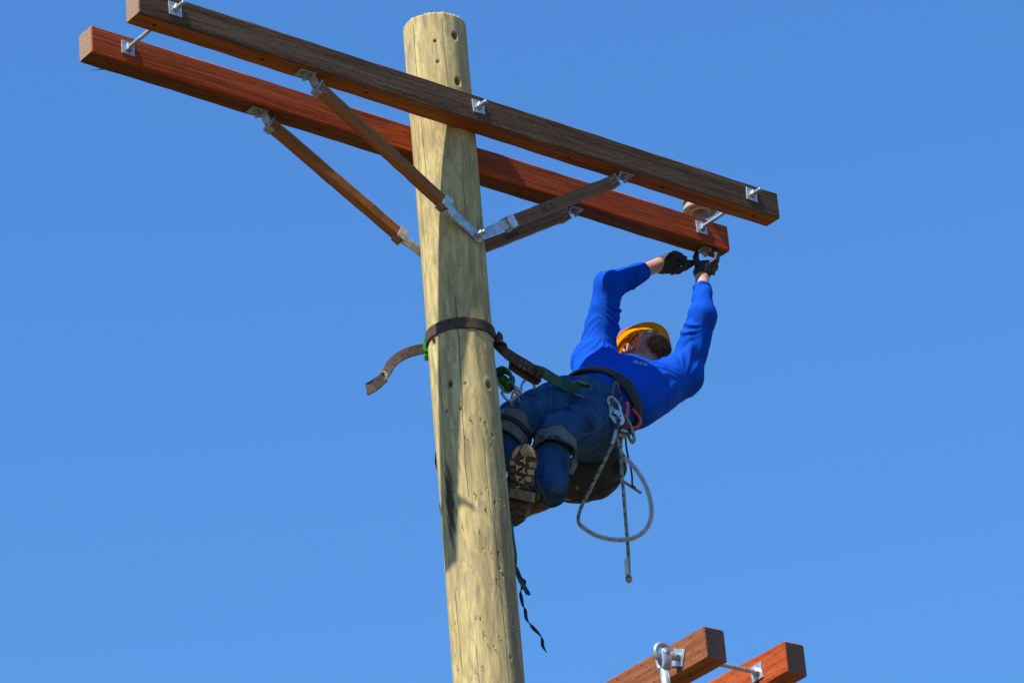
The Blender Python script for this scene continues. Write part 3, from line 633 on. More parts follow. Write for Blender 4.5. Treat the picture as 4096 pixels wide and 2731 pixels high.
bFR = brace('brown brace right of the pole under the far crossarm, partly behind the near brace', 1, 1, 'brace_grey')
# lettering on the camera side of the far right brace
top = A_*.755 + N_*.160 + W3(0, 0, -.030); bot = A_*.017 + N_*.141 + W3(0, 0, -.478); d = unit(bot-top); o_ = -unit(N_ - d*(N_ @ d)); w = np.cross(o_, d); w = w if w[2] > 0 else -w
V, F = text_vf('RA6018', .036, .0003, 2, .0008); V[:, 0] *= .07/(V[:, 0].max()-V[:, 0].min())
MB().add(top + d*.395 + o_*.0202 + V[:, :1]*(-d) + V[:, 1:2]*w + V[:, 2:]*o_, F).build('stamped_lettering', M['dark_ink'], bFR)
for ss in (-1, 1):
    nlm = MB(); p = top + d*.03 + w*ss*.0106 + o_*.0205; nlm.add(*cyl_vf(p + d*.001, p + d*.030, .0013, n=6)); nlm.add(*cyl_vf(p + d*.0295, p + d*.0315, .0035, n=6)); nlm.build('nail', M['galv'], bFR, True)
# bolt that fixes the braces to the pole
bb = thing('brace_bolt', 'galvanised bolt fixing both near braces to the front of the pole', 'bolt', A_*.017 + W3(0, 0, -.478))
b0 = A_*.017 + W3(0, 0, -.478); MB().add(*rodp(b0 - N_*.185, b0 + N_*.185, .009)).build('rod', M['galv'], bb, True)
nut(bb, b0 - N_*.1465, -N_, ZZ, .019, .014, 4, .2); nut(bb, b0 - N_*.160, -N_, ZZ, .015, .008, 6, .2)

# ------------------------------------------------------------------ pin insulator being bolted on
pi0 = A_*1.488 + N_*CA + W3(0, 0, 0)
ins = thing('pin_insulator', 'grey-white bell insulator on a steel pin at the right end of the far crossarm', 'insulator', pi0 + ZZ*AH)
MB().add(*lathe_vf(pi0 - ZZ*.034, ZZ, [(0, .006), (.003, .0085), (.30, .0085), (.31, .004)], 16)).build('pin', M['galv'], ins, True)
MB().add(*lathe_vf(pi0 + ZZ*(AH+.001), ZZ, [(0, .026), (.006, .026), (.02, .016), (.05, .013)], 20)).build('pin_flange', M['galv'], ins, True)
plate(ins, pi0 - ZZ*.0015, -ZZ, A_, .054, .005, .1, 'galv_dull'); nut(ins, pi0 - ZZ*.0075, -ZZ, A_, .0165, .014, 6, .2, 'galv_dull')
zb = AH + .052
prof = [(zb+.03, .016), (zb+.012, .028), (zb+.002, .036), (zb, .041), (zb+.004, .044), (zb+.018, .042), (zb+.026, .046), (zb+.012, .064), (zb+.008, .070), (zb+.012, .074), (zb+.03, .070), (zb+.055, .052), (zb+.062, .044), (zb+.052, .066), (zb+.05, .071), (zb+.056, .074), (zb+.075, .06), (zb+.095, .038), (zb+.105, .030), (zb+.112, .036), (zb+.13, .036), (zb+.14, .026), (zb+.142, .004)]
V, F = lathe_vf(pi0, ZZ, prof, 48); MB().add(V, F).build('porcelain_bell', M['porcelain'], ins, True)

# ------------------------------------------------------------------ shackle and hanging insulator on the lower arm
tE, zE = t_c(2716, 2629, -GC-WC); e0 = C_*tE + D_*(-GC-WC) + W3(0, 0, zE); om = -D_
eye = thing('eye_bolt', 'forged eye bolt with tilted square washer on the side of the lower brown crossarm', 'eye bolt', e0)
plate(eye, e0, om, ZZ, .060, .005, -.38); nut(eye, e0 + om*.0055, om, ZZ, .016, .014, 4, .2, 'galv_dull'); MB().add(*cyl_vf(e0 - om*.05, e0 + om*.05, .0095, n=14)).build('shank', M['galv_dull'], eye, True)
MB().add(*lathe_vf(e0 + om*.022, om, [(0, .010), (.002, .015), (.018, .015), (.024, .012)], 18)).build('forged_collar', M['galv'], eye, True)
rc = e0 + om*.070 + ZZ*.004; ring = [rc + (om*math.cos(a)*.031 + ZZ*math.sin(a)*.031) for a in np.linspace(0, 2*math.pi, 12, endpoint=False)]
V, F, U = tube_vf(ring, .0095, 12, True); MB().add(V, F).build('eye', M['galv_dull'], eye, True)
hi = thing('suspension_insulator', 'grey dead-end insulator hanging by a clevis from the eye bolt at the bottom edge', 'insulator', rc - ZZ*.03)
pc = rc - ZZ*.030 + om*.006; pc = rc + om*.0 - ZZ*.008 + om*.0
cx = C_; ck = rc - ZZ*.022
cl = MB()
for sg in (-1, 1):
    P = [ck + cx*sg*.016 + ZZ*.022, ck + cx*sg*.016 - ZZ*.0, ck + cx*sg*.015 - ZZ*.022, ck + cx*sg*.008 - ZZ*.036]
    V, F = ribbon_vf(P, om, lambda q: .040 - .006*q, .0075, True, .004); cl.add(V, F); cl.add(*cyl_vf(ck + cx*sg*.013 + ZZ*.018, ck + cx*sg*.0195 + ZZ*.018, .0172, n=20))
cl.add(*box_vf(ck - ZZ*.036, cx, om, ZZ, .012, .013, .004, .002)); cl.build('clevis', M['galv'], hi, True)
MB().add(*lathe_vf(ck + ZZ*.018 - cx*.026, cx*.05, [(0, .004), (0.02, .006), (.78, .006), (.8, .010), (.95, .0095), (1, .005)], 14)).build('clevis_pin', M['galv_dull'], hi, True)
MB().add(*lathe_vf(ck - ZZ*.036, -ZZ, [(0, .015), (.075, .0175), (.085, .019), (.087, .024), (.10, .024), (.103, .016), (.12, .012)], 24)).build('steel_end_fitting', M['galv'], hi, True)
prof = [(.10, .014)]
for k in range(5):
    z = .112 + k*.055; prof += [(z, .018), (z+.004, .045), (z+.007, .050), (z+.010, .048), (z+.014, .02), (z+.05, .014)]
MB().add(*lathe_vf(ck - ZZ*.036, -ZZ, prof, 36)).build('rubber_sheds', M['dark_glaze'], hi, True)
V, F, U = tube_vf([ck + ZZ*.018 - cx*.024, ck + ZZ*.014 - cx*.034, ck + ZZ*.010 - cx*.047], .0014, 6); MB().add(V, F).build('split_pin', M['galv'], hi, True)

# ================================================================== THE LINEMAN
def fold(lam, amp, inner=None, t0=0, t1=1, ph=0., tw=2.):
    """cloth folds running round a limb, strongest on the side 'inner'"""
    inner_ = None if inner is None else np.asarray(inner, np.float32)
    def f(P, t, off):
        w = np.clip((t-t0)*8, 0, 1)*np.clip((t1-t)*8, 0, 1)
        x = (P[..., 0]*17 + P[..., 1]*23 + P[..., 2]*11)
        s = np.sin(t*2*np.pi/lam + ph + tw*np.sin(x) )
        if inner_ is not None:
            c = off @ inner_; n = np.linalg.norm(off, axis=-1) + 1e-6; w = w*np.clip(c/n*.9 + .35, 0, 1)
        return -amp*w*(np.abs(s)**.8*np.sign(s))
    return f
def crease(inner, amp, n, t0, t1, ph=0.):
    """sharp slanting cloth creases bunched on the inside of a bent sleeve"""
    inner_ = np.asarray(inner, np.float32); side = np.cross(inner_, CF).astype(np.float32)
    def f(P, t, off):
        nrm_ = np.linalg.norm(off, axis=-1) + 1e-6; c = (off @ inner_)/nrm_; a = np.arctan2(off @ CF.astype(np.float32), off @ inner_)
        w = np.clip((t-t0)*6, 0, 1)*np.clip((t1-t)*6, 0, 1)*np.clip(c*1.1 + .25, 0, 1)
        x = t*n + ph + .55*a + .5*np.sin(t*9 + ph*3) + .35*np.sin(a*3 + t*7)
        r = 1 - np.abs(2*(x - np.floor(x)) - 1)          # saw ridges
        k = .55 + .45*np.sin(np.floor(x)*2.7 + ph)
        return (amp*w*k*(.35 - r**1.6)).astype(np.float32) - (.0018*np.sin(a*2.5 + t*11 + ph)).astype(np.float32)
    return f
J = dict(ankL=at(2146, 1985, .26), kneL=at(2222, 1742, .34), hipL=at(2385, 1695, .60),
         ankR=at(1880, 1985, .22), kneR=at(2074, 1676, .34), hipR=at(2262, 1610, .66),
         waist=at(2408, 1612, .70), belly=at(2458, 1592, .74), chest=at(2520, 1548, .84), neck=at(2580, 1546, .98),
         shR=at(2385, 1440, .94), elR=at(2432, 1143, .86), wrR=at(2640, 1057, 1.03),
         shL=at(2738, 1505, .97), elL=at(2812, 1262, .90), wrL=at(2808, 1102, 1.05))
def imdir(r, u, f=0): return unit(CR*r + CU*u + CF*f)
TU = unit(J['neck'] - J['waist']); TL = J['shL'] - J['shR']; TL = unit(TL - TU*(TL @ TU)); TF = np.cross(TL, TU)
if TF @ CF > 0: TF = -TF
HU = unit(.90*CF - .26*CR + .26*CU); HF = .55*CR + .83*CU; HF = unit(HF - HU*(HF @ HU)); HL = np.cross(HU, HF)
HC = at(2575, 1412, 1.09)
PU = unit(J['waist'] - (J['hipL'] + J['hipR'])/2); PL = J['hipL'] - J['hipR']; PL = unit(PL - TU*(PL @ TU)*.5); PF = TF
P0 = (J['hipL'] + J['hipR'])/2
person = thing('person', 'lineman in blue long-sleeved shirt, jeans and yellow helmet, leaning back from the pole, arms raised', 'person', P0)
lo = np.array([-.25, -.15, Z0-1.8]); hi = np.array([1.25, 1.35, Z0+.12])
lerp = lambda a, b, t: a + (b-a)*t

# --- body (skin), one continuous surface
B = Field(lo, hi, .0065)
B.loft([J['waist'], J['belly'], J['chest'], J['neck']], [.135, .14, .15, .10], [.095, .10, .105, .06], TL, TF, .03)
B.loft([J['waist'], P0], [.135, .15], [.09, .10], TL, TF, .03)
for s_, e_, w_ in (('shR', 'elR', 'wrR'), ('shL', 'elL', 'wrL')):
    B.cone(J['neck'] - TU*.03, J[s_], .055, .055, .04); B.cone(J[s_], J[e_], .052, .040, .02); B.cone(J[e_], J[w_], .033, .029, .02)
B.cone(J['wrR'], J['wrR'] + imdir(1, .2)*.02, .028, .018, .01); B.cone(J['wrL'], J['wrL'] + imdir(.1, 1)*.015, .027, .018, .01)
for h_, k_, a_ in (('hipL', 'kneL', 'ankL'), ('hipR', 'kneR', 'ankR')):
    B.cone(J[h_], J[k_], .080, .055, .03); B.cone(J[k_], J[a_], .052, .036, .02); B.cone(lerp(J[k_], J[a_], .2), lerp(J[k_], J[a_], .4), .052, .05, .02)
    B.cone(J[a_], J[a_] + imdir(-.5, -.2)*.03, .034, .030, .02)
# head
HX = [HL, HF, HU]
B.cone(J['neck'] - TU*.02, HC - HU*.050 - HF*.02, .064, .058, .03)
B.ell(HC + HU*.02, HX, (.076, .095, .100), .02); B.ell(HC - HU*.055 + HF*.030, HX, (.060, .066, .058), .025)
B.ell(HC - HU*.098 + HF*.066, HX, (.027, .022, .022), .03); B.cone(HC + HF*.088 + HU*.005, HC + HF*.103 - HU*.032, .008, .011, .012)
B.cone(HC + HF*.094 - HU*.036 - HL*.008, HC + HF*.094 - HU*.036 + HL*.008, .009, .009, .008)
B.cone(HC + HF*.084 + HU*.016 - HL*.035, HC + HF*.084 + HU*.016 + HL*.035, .010, .010, .012)
for sg in (-1, 1): B.ell(HC + HL*sg*.046 + HF*.060 - HU*.030, HX, (.022, .024, .026), .02)
V, F = B.mesh(); V = relax(V, F, 2, .4); body = obj('body', V, F, M['skin'], person, True)
# ears, eyes, lips
for sg in (-1, 1):
    e = Field(HC - .14, HC + .14, .0022); c = HC + HL*sg*.080 - HF*.018 - HU*.028; ex = unit(HL*sg - HF*.35)
    rim = [c + HU*.030*math.sin(a) - HF*.016*math.cos(a) + ex*.008 for a in np.linspace(-2.3, 2.9, 12)]
    for p, q in zip(rim[:-1], rim[1:]): e.cone(p, q, .0042, .0042, .004)
    e.ell(c + ex*.001, [HF, HU, ex], (.017, .029, .005), .005); e.ell(c - HU*.026 + ex*.005, [HF, HU, ex], (.009, .010, .006), .006); e.cone(c + HF*.012 + HU*.0, c + HF*.013 - HU*.010, .005, .004, .004)
    V, F = e.mesh(); obj('ear', relax(V, F, 1), F, M['skin'], person, True)
    V, F = lathe_vf(HC + HL*sg*.031 + HF*.082 + HU*.004, HF*.012, [(-1, .004), (-.7, .009), (0, .012), (.6, .009), (.95, .003)], 16); obj('eye', V, F, M['eye_white'], person, True)
V, F, U = tube_vf([HC + HL*x*.024 + HF*(.094 - .012*abs(x)) - HU*.068 for x in (-1, -.5, 0, .5, 1)], .0055, 8); obj('lips', V, F, M['lip'], person, True)

# --- beard: curly bristles over the jaw, and hair at the side of the head
def bristles(name, pts, nrm, L, mat, r=.0007, curl=.5, drop=None):
    mb = MB()
    for p, n_ in zip(pts, nrm):
        ln = L*rng.uniform(.5, 1.25); a = unit(n_ + rng.normal(size=3)*curl); b_ = unit(a + rng.normal(size=3)*curl*1.2 + (drop if drop is not None else 0)); Pq = [p - n_*.003, p + a*ln*.5, p + a*ln*.5 + b_*ln*.5]
        s, t, _ = frame_of(a); V = []; 
        for q, rr in zip(Pq, (r, r*.9, r*.3)):
            for i in range(3): an = 2*math.pi*i/3; V.append(q + (s*math.cos(an) + t*math.sin(an))*rr)
        mb.add(V, [(0, 1, 4, 3), (1, 2, 5, 4), (2, 0, 3, 5), (3, 4, 7, 6), (4, 5, 8, 7), (5, 3, 6, 8)])
    return mb
def surf_pts(n, sel):
    vs = np.array([v.co[:] for v in body.data.vertices]) + P0; ns = np.array([v.normal[:] for v in body.data.vertices]); d = vs - HC
    x, y, z = d @ HL, d @ HF, d @ HU; m = sel(x, y, z); ids = np.argwhere(m)[:, 0]; ids = rng.choice(ids, n) if len(ids) else []
    return vs[ids] + rng.normal(size=(len(ids), 3))*.0025, ns[ids]
lower = lambda x, y, z: (z < -.040 + .25*(np.abs(x) - .03)) & (y > -.01 + .3*np.maximum(0, -.06 - z)) & (z > -.185) & (y < .13) & ((y > .035) | (np.abs(x) > .045))  # jaw stubble, spread over cheeks and throat to stand in for shade
p, n_ = surf_pts(7500, lower); mb = bristles('s', p, n_, .0032, None, .00045, .4, -HU*.3); mb.build('stubble_and_throat_shade', M['hair'], person, True)['kind'] = 'stuff'; bd = Field(HC - .2, HC + .2, .004)
bd.ell(HC - HU*.092 + HF*.062, HX, (.046, .040, .034), .02); bd.ell(HC - HU*.072 + HF*.040 + HL*.012, HX, (.058, .048, .030), .02)
bd.warp(lambda P: .0025*np.sin(P[..., 0]*420)*np.sin(P[..., 1]*380 + 1)*np.sin(P[..., 2]*400 + 2)); V, F = bd.mesh()
bo = obj('beard', V, F, M['hair'], person, True)
vs = np.array([v.co[:] for v in bo.data.vertices]) + P0; ns = np.array([v.normal[:] for v in bo.data.vertices]); ids = rng.choice(len(vs), 4200)
mb = bristles('b', vs[ids], ns[ids], .012, None, .0007, .55, HF*.3 - HU*.3); mb.build('bristles', M['hair'], bo, True)['kind'] = 'stuff'
p, n_ = surf_pts(1600, lambda x, y, z: (z > -.02) & (z < .055) & (y < .045) & (y > -.09) & (np.abs(x) > .045))
mb = bristles('h', p, n_, .007, None, .0008, .35, -HU*.4); mb.build('hair', M['hair'], person, True)['kind'] = 'stuff'
p, n_ = surf_pts(1500, lambda x, y, z: (z > -.075) & (z < .05) & (y < -.045))
mb = bristles('h', p, n_, .008, None, .0008, .35, -HU*.4); mb.build('nape_hair', M['hair'], person, True)['kind'] = 'stuff'

# --- safety glasses
gl = HC + HF*.100 + HU*.004
fr = [gl + HL*x*.070 - HF*(.045*x*x) + HU*(.012 - .002*abs(x)) for x in np.linspace(-1, 1, 9)]
V, F, U = tube_vf(fr, .0028, 8); go = obj('safety_glasses', V, F, M['black'], person, True)
for sg in (-1, 1):
    V = []; F = []
    for i, x in enumerate(np.linspace(.10, .98, 7)):
        for j, z in enumerate(np.linspace(.012, -.026, 5)):
            sq = 1 - .18*abs(2*(x-.54))**3*(j/4); V.append(gl + HL*sg*x*.070 - HF*(.045*x*x) + HU*z*sq)
    for i in range(6):
        for j in range(4): F.append((i*5+j, i*5+j+1, (i+1)*5+j+1, (i+1)*5+j))
    o = obj('lens', V, F, M['lens'], go, True); o.modifiers.new('t', 'SOLIDIFY').thickness = .002
    V, F = ribbon_vf([gl + HL*sg*.070 - HF*.045 + HU*.008, gl + HL*sg*.080 - HF*.075 + HU*.006, HC + HL*sg*.083 - HF*.012 + HU*.004, HC + HL*sg*.078 - HF*.03 - HU*.01], HU, .006, .0025); obj('temple', V, F, M['strap_edge'], go, True)

# --- helmet: domed shell with an all-round brim, seen from inside
BN = unit(HU + .22*CU - .10*CR); BF_ = unit(HF - BN*(HF @ BN)); BL_ = np.cross(BN, BF_); BC = HC + HU*.034 - HF*.010 - HL*.006 - CU*.006 - CR*.004
V = []; F = []; n = 72
rows = [(.146, .130, -.008, 1), (.1445, .1285, -.0045, 1), (.138, .123, -.003, 1), (.126, .112, .004, 1), (.117, .102, .013, 1), (.113, .098, .030, 1), (.104, .090, .060, 1), (.086, .075, .090, 1), (.058, .050, .112, 1), (.022, .019, .121, 1), (.001, .001, .122, 1)]
def hel(sc, off):
    out = []
    for a, b_, h, _ in rows:
        for i in range(n):
            an = 2*math.pi*i/n; fr_ = math.cos(an); extra = (.006*max(0, fr_)**2 if a > .12 else 0)
            out.append(BC + BF_*((a + extra)*sc*fr_) + BL_*(b_*sc*math.sin(an)) + BN*(h + off + (.004*abs(math.sin(an)) if a > .12 else 0)))
    return out
V = hel(1, 0)
m = len(rows)
for k in range(m-1):
    for i in range(n):
        j = (i+1) % n; F.append((k*n+i, k*n+j, (k+1)*n+j, (k+1)*n+i))
hm = obj('helmet', V, F, M['helmet'], person, True)
Vr, Fr, Ur = tube_vf(V[:n:3], .0022, 8, True); obj('rolled_rim', Vr, Fr, M['helmet'], hm, True)
hb = [BC + BF_*.103*math.cos(a) + BL_*.088*math.sin(a) + BN*.006 for a in np.linspace(0, 2*math.pi, 24, endpoint=False)]
V = []; F = []
for i, p in enumerate(hb): o_ = unit(p - BC - BN*.006); V += [p - BN*.006, p + BN*.020, p + BN*.020 - o_*.003, p - BN*.006 - o_*.003]
for i in range(24):
    j = (i+1) % 24
    for k in range(4): l = (k+1) % 4; F.append((i*4+k, j*4+k, j*4+l, i*4+l))
obj('headband', V, F, M['black'], hm, False)
for i, a in enumerate((.65, 1.3, 1.85, -.65, -1.3, 2.5, -2.5)):
    d_ = BF_*math.cos(a) + BL_*math.sin(a)*.87; p = BC + d_*.108 + BN*.004; t_ = unit(np.cross(BN, d_)); V, F = box_vf(p, t_, unit(d_), BN, .007, .004, .006, .002); obj('suspension_clip', V, F, M['orange'], hm, False)

# --- shirt
S = Field(lo, hi, .0045); inR = imdir(1, -.2); inL = imdir(-1, -.3)
S.loft([J['waist'] - TU*.02, J['belly'], J['chest'], J['neck'] - TU*.05], [.168, .172, .182, .150], [.125, .128, .132, .095], TL, TF, .03)
S.cone(J['neck'] - TU*.07, J['neck'] - TU*.012, .100, .070, .04)
for s_, e_, w_, inn, rr in (('shR', 'elR', 'wrR', inR, (.080, .056, .059, .039)), ('shL', 'elL', 'wrL', inL, (.075, .055, .052, .038))):
    S.cone(J['neck'] - TU*.075, J[s_] - TU*.01, .075, .074, .05)
    S.cone(J[s_], J[e_], rr[0], rr[1], .035, crease(inn, .018, 8.5, .12, 1.1) if s_ == 'shR' else crease(inn, .022, 4.5, .0, 1.0, 2.1))
    c_ = lerp(J[e_], J[w_], .70); S.cone(J[e_], c_, rr[2], rr[3], .025, crease(inn, .017, 8.5, -.05, .85, .7) if s_ == 'shR' else crease(imdir(-1, -.3), .009, 4, -.1, .55, .7))
    # drape from armpit to chest
    S.cone(J[s_] - TU*.06 - TL*(.02 if s_ == 'shL' else -.02), J['belly'] + TL*(.10 if s_ == 'shL' else -.10), .085, .080, .06)
def drape(P):
    u = (P - J['neck'].astype(np.float32)) @ TL.astype(np.float32); v = (P - J['neck'].astype(np.float32)) @ TU.astype(np.float32)
    a = np.arctan2(v + .05, np.abs(u) - .19); r = np.sqrt((v + .05)**2 + (np.abs(u) - .19)**2)
    f1 = .0065*(np.abs(np.sin(a*9 + 1.5*np.sin(r*18)))**.7 - .6)*np.exp(-((r - .12)/.085)**2)
    f2 = .0022*np.sin(P[..., 0]*38 + 2*np.sin(P[..., 2]*17))*np.sin(P[..., 2]*31 + P[..., 1]*12)
    return (f1 + f2).astype(np.float32)
S.warp(drape)
cuf = CU.astype(np.float32); crf = CR.astype(np.float32)
S.warp(lambda P: (.0035*(np.abs(np.sin((P @ crf)*26 - (P @ cuf)*17 + 2.*np.sin((P @ cuf)*13)))**.6 - .6)*np.clip(.4 + .8*np.sin((P @ cuf)*15 + (P @ crf)*8 + 1), 0, 1)).astype(np.float32))
for e_, w_ in (('elR', 'wrR'), ('elL', 'wrL')):
    c_ = lerp(J[e_], J[w_], .72); d_ = unit(J[w_] - J[e_]); S.cut_local(c_ - d_*.012, d_, .075); S.carve(c_ - d_*.045, c_ + d_*.02, .0335, .0335)
# neck opening
S.carve(J['neck'] - TU*.02, J['neck'] + TU*.10 - TF*.01, .060, .075)
V, F = S.mesh(); V = relax(V, F, 2, .35); shirt = obj('shirt', V, F, M['shirt'], person, True)
for e_, w_ in (('elR', 'wrR'), ('elL', 'wrL')):
    c_ = lerp(J[e_], J[w_], .72); d_ = unit(J[w_] - J[e_]); c_ = c_ - d_*.018; s, t, _ = frame_of(d_)
    V, F = lathe_vf(c_ - d_*.010, d_, [(0, .0385), (.003, .0398), (.014, .0392), (.016, .0375), (.014, .035), (0, .035)], 40, False); obj('cuff', V, F, M['shirt'], shirt, True)
ring = [J['neck'] - TU*.010 + (TL*math.cos(a)*.068 + TF*math.sin(a)*.066) + TU*.008*math.cos(2*a) for a in np.linspace(0, 2*math.pi, 16, endpoint=False)]
V, F, U = tube_vf(ring, .006, 8, True); obj('collar', V, F, M['shirt'], shirt, True)

def stick_text(txt, size, width, px, py, targ, ex_im, parent, mat, name, off=.001, slant=0, depth=.0003, bold=.0008, conform=None):
    """print laid on the surface of targ where the picture point (px,py) falls"""
    V, F = text_vf(txt, size, depth, 3, bold); sx = width/(V[:, 0].max()-V[:, 0].min()); V[:, 0] *= sx; V[:, 0] += slant*V[:, 1]
    r = root_of(targ); O = np.array(r.location); me = targ.data; pts = np.array([v.co[:] for v in me.vertices]) + O
    from mathutils.bvhtree import BVHTree
    bv = BVHTree.FromPolygons([Vector(q) for q in pts], [list(p.vertices) for p in me.polygons])
    h = bv.ray_cast(Vector(CAM), Vector(ray(px, py))); 
    if h[0] is None: print('no hit', txt); return None
    c = np.array(h[0]); nr = np.array(h[1]); nr = nr if nr @ CF < 0 else -nr
    ex = CR*ex_im[0] + CU*ex_im[1]; ex = unit(ex - nr*(ex @ nr)); ey = np.cross(nr, ex); out = []
    for v in V:
        q = c + ex*v[0] + ey*v[1] + nr*.05; g = bv.ray_cast(Vector(q), Vector(-nr), .12)
        out.append((np.array(g[0]) if g[0] is not None else c + ex*v[0] + ey*v[1]) + nr*(off + v[2]))
    return MB().add(out, F).build(name, M[mat], parent)
stick_text('BUCK', .034, .060, 2562, 1453, shirt, (1, -.22), shirt, 'pale_blue_ink', 'chest_print', .0012, .2)

# --- trousers
T = Field(lo, hi, .006); back = -TF
T.loft([J['waist'] + TU*.0, lerp(J['waist'], P0, .6), P0 - TU*.02], [.166, .180, .165], [.122, .135, .120], unit(J['hipL'] - J['hipR']), TF, .03)
T.ell(J['hipL'] + back*.045 - TU*.03, [TL, TF, TU], (.105, .105, .12), .04); T.ell(J['hipR'] + back*.045 - TU*.03, [TL, TF, TU], (.100, .10, .11), .04)
kin = imdir(.2, 1, .2)
T.cone(J['hipL'], J['kneL'], .114, .085, .022, crease(imdir(.1, 1, -.6), .017, 4.5, .25, 1.15, .4)); T.cone(J['hipR'], J['kneR'], .107, .082, .018, crease(imdir(-.2, 1, -.7), .017, 4.5, .15, 1.15, 1.6))
T.cone(J['kneL'], lerp(J['kneL'], J['ankL'], .5) + CR*.012, .078, .066, .02, fold(.3, .004, None, 0, 1.2, .5)); hemL = at(2204, 1968, .23)
T.cone(lerp(J['kneL'], J['ankL'], .4) + CR*.014, hemL, .068, .064, .02, crease(imdir(.3, 0, -1), .012, 3.2, .2, 1.1, 1.))
T.cone(J['kneR'], lerp(J['kneR'], J['ankR'], .9), .078, .062, .02, fold(.2, .005, None, 0, 1.2, .5))
cu_ = CU.astype(np.float32); cr2 = CR.astype(np.float32)
T.warp(lambda P: (.0055*(np.abs(np.sin((P @ cu_)*24 + 1.8*np.sin((P @ cr2)*11) + 1.2*np.sin(P[..., 1]*14)))**.55 - .62)*np.clip(.55 + .6*np.sin((P @ cr2)*19 + (P @ cu_)*9), 0, 1)).astype(np.float32))
T.warp(lambda P: (.0018*np.sin(P[..., 0]*45 + 2.5*np.sin(P[..., 2]*22))*np.sin(P[..., 2]*50 + P[..., 1]*30)).astype(np.float32))
hd = unit(hemL - J['kneL'] + CR*.10 - CU*.02); T.cut_local(hemL + hd*.040, hd, .11)
V, F = T.mesh(); V = relax(V, F, 2, .35); jeans = obj('jeans', V, F, M['denim'], person, True)
def seam(pts, name='seam', w=.0016, n=1, gap=.006, targ=None, mat='seam'):
    from mathutils.bvhtree import BVHTree
    targ = targ or jeans; O = np.array(root_of(targ).location); me = targ.data; vv = np.array([v.co[:] for v in me.vertices]) + O
    bv = BVHTree.FromPolygons([Vector(q) for q in vv], [list(p.vertices) for p in me.polygons]); mb = MB()
    pp = smooth_path(np.array([(a, b, 0) for a, b in pts], float), 4)
    for k in range(n):
        run = []
        for i, q in enumerate(pp):
            tq = pp[min(i+1, len(pp)-1)] - pp[max(i-1, 0)]; tq = tq/np.linalg.norm(tq); q = q + np.array([-tq[1], tq[0], 0])*gap*1000*k
            h = bv.ray_cast(Vector(CAM), Vector(ray(q[0], q[1])))
            if h[0] is None: continue
            nr = np.array(h[1]); nr = nr if nr @ CF < 0 else -nr; run.append(np.array(h[0]) + nr*.0006)
        if len(run) < 3: continue
        for i in range(0, len(run)-1, 2):
            V, F = cyl_vf(run[i], run[i] + (run[i+1]-run[i])*1.1, w*.6, n=5); mb.add(V, F)
    if mb.n: return mb.build(name, M[mat], targ, True)
for pts, n in [([(2203, 1540), (2204, 1600), (2206, 1640)], 1), ([(2438, 1660), (2425, 1690), (2390, 1715), (2360, 1735), (2325, 1742)], 2), ([(2450, 1715), (2420, 1735), (2395, 1750)], 1), ([(2340, 1840), (2380, 1815), (2410, 1790)], 1), ([(2215, 1950), (2235, 1962), (2250, 1958)], 2)]:
    so_ = seam(pts, 'seam', .0016, n, .005)
    if so_: so_['kind'] = 'stuff'

# --- gloves
def glove(name, wr, palm, fingers, thumb, pr, label):
    c = np.mean([np.mean(f, 0) for f in fingers], 0); allp = np.vstack([wr, palm] + [np.array(f) for f in fingers] + [np.array(thumb)])
    g = Field(allp.min(0) - .07, allp.max(0) + .07, .0026); d0 = unit(palm[0] - wr[0])
    g.cone(wr[0], wr[1], .036, .034, .01)
    for a, b_ in zip(palm[:-1], palm[1:]): g.cone(a, b_, pr, pr, .012, flat=(CF, .55))
    for f, r in zip(fingers, (.0090, .0094, .0090, .0082)):
        for i in range(len(f)-1): g.cone(f[i], f[i+1], r*(1.12 - .05*i), r*(1.07 - .05*i), .0025)
    for i in range(len(thumb)-1): g.cone(thumb[i], thumb[i+1], .0145 - .0015*i, .0130 - .0015*i, .008)
    g.warp(lambda P: (.0005*np.sin(P[..., 0]*500)*np.sin(P[..., 2]*450 + P[..., 1]*200)).astype(np.float32))
    V, F = g.mesh(); V = relax(V, F, 1, .4); o = obj(name, V, F, M['glove'], person, True, label=label)
    ax = unit(wr[1] - wr[0]); Vc, Fc = lathe_vf(wr[0] - ax*.002, ax, [(-.006, .0345), (-.004, .0375), (0, .0385), (.004, .037), (.008, .0355), (.012, .0365), (.016, .0352), (.021, .0362), (.026, .035), (.031, .0352), (.034, .033)], 32, False)
    obj('knit_cuff', Vc, Fc, M['glove'], o, True); return o
yR = 1.04
q = lambda l, y: [at(a, b, y + c) for a, b, c in l]
gR = glove('glove', q([(2645, 1062, 0), (2664, 1056, 0)], yR), q([(2666, 1055, 0), (2686, 1046, 0), (2690, 1062, 0)], yR),
    [q([(2692, 1055, 0), (2728, 1052, -.01), (2752, 1048, 0), (2770, 1048, .01)], yR), q([(2694, 1040, -.005), (2722, 1026, -.02), (2740, 1032, -.028), (2737, 1048, -.02)], yR),
     q([(2688, 1030, -.005), (2708, 1014, -.02), (2724, 1020, -.03), (2722, 1036, -.022)], yR), q([(2680, 1022, -.005), (2697, 1010, -.018), (2710, 1014, -.03), (2710, 1028, -.025)], yR)],
    q([(2684, 1076, 0), (2712, 1084, -.01), (2742, 1070, -.008), (2766, 1058, .005)], yR), .034, 'black glove with curled fingers and pointing thumb and index')
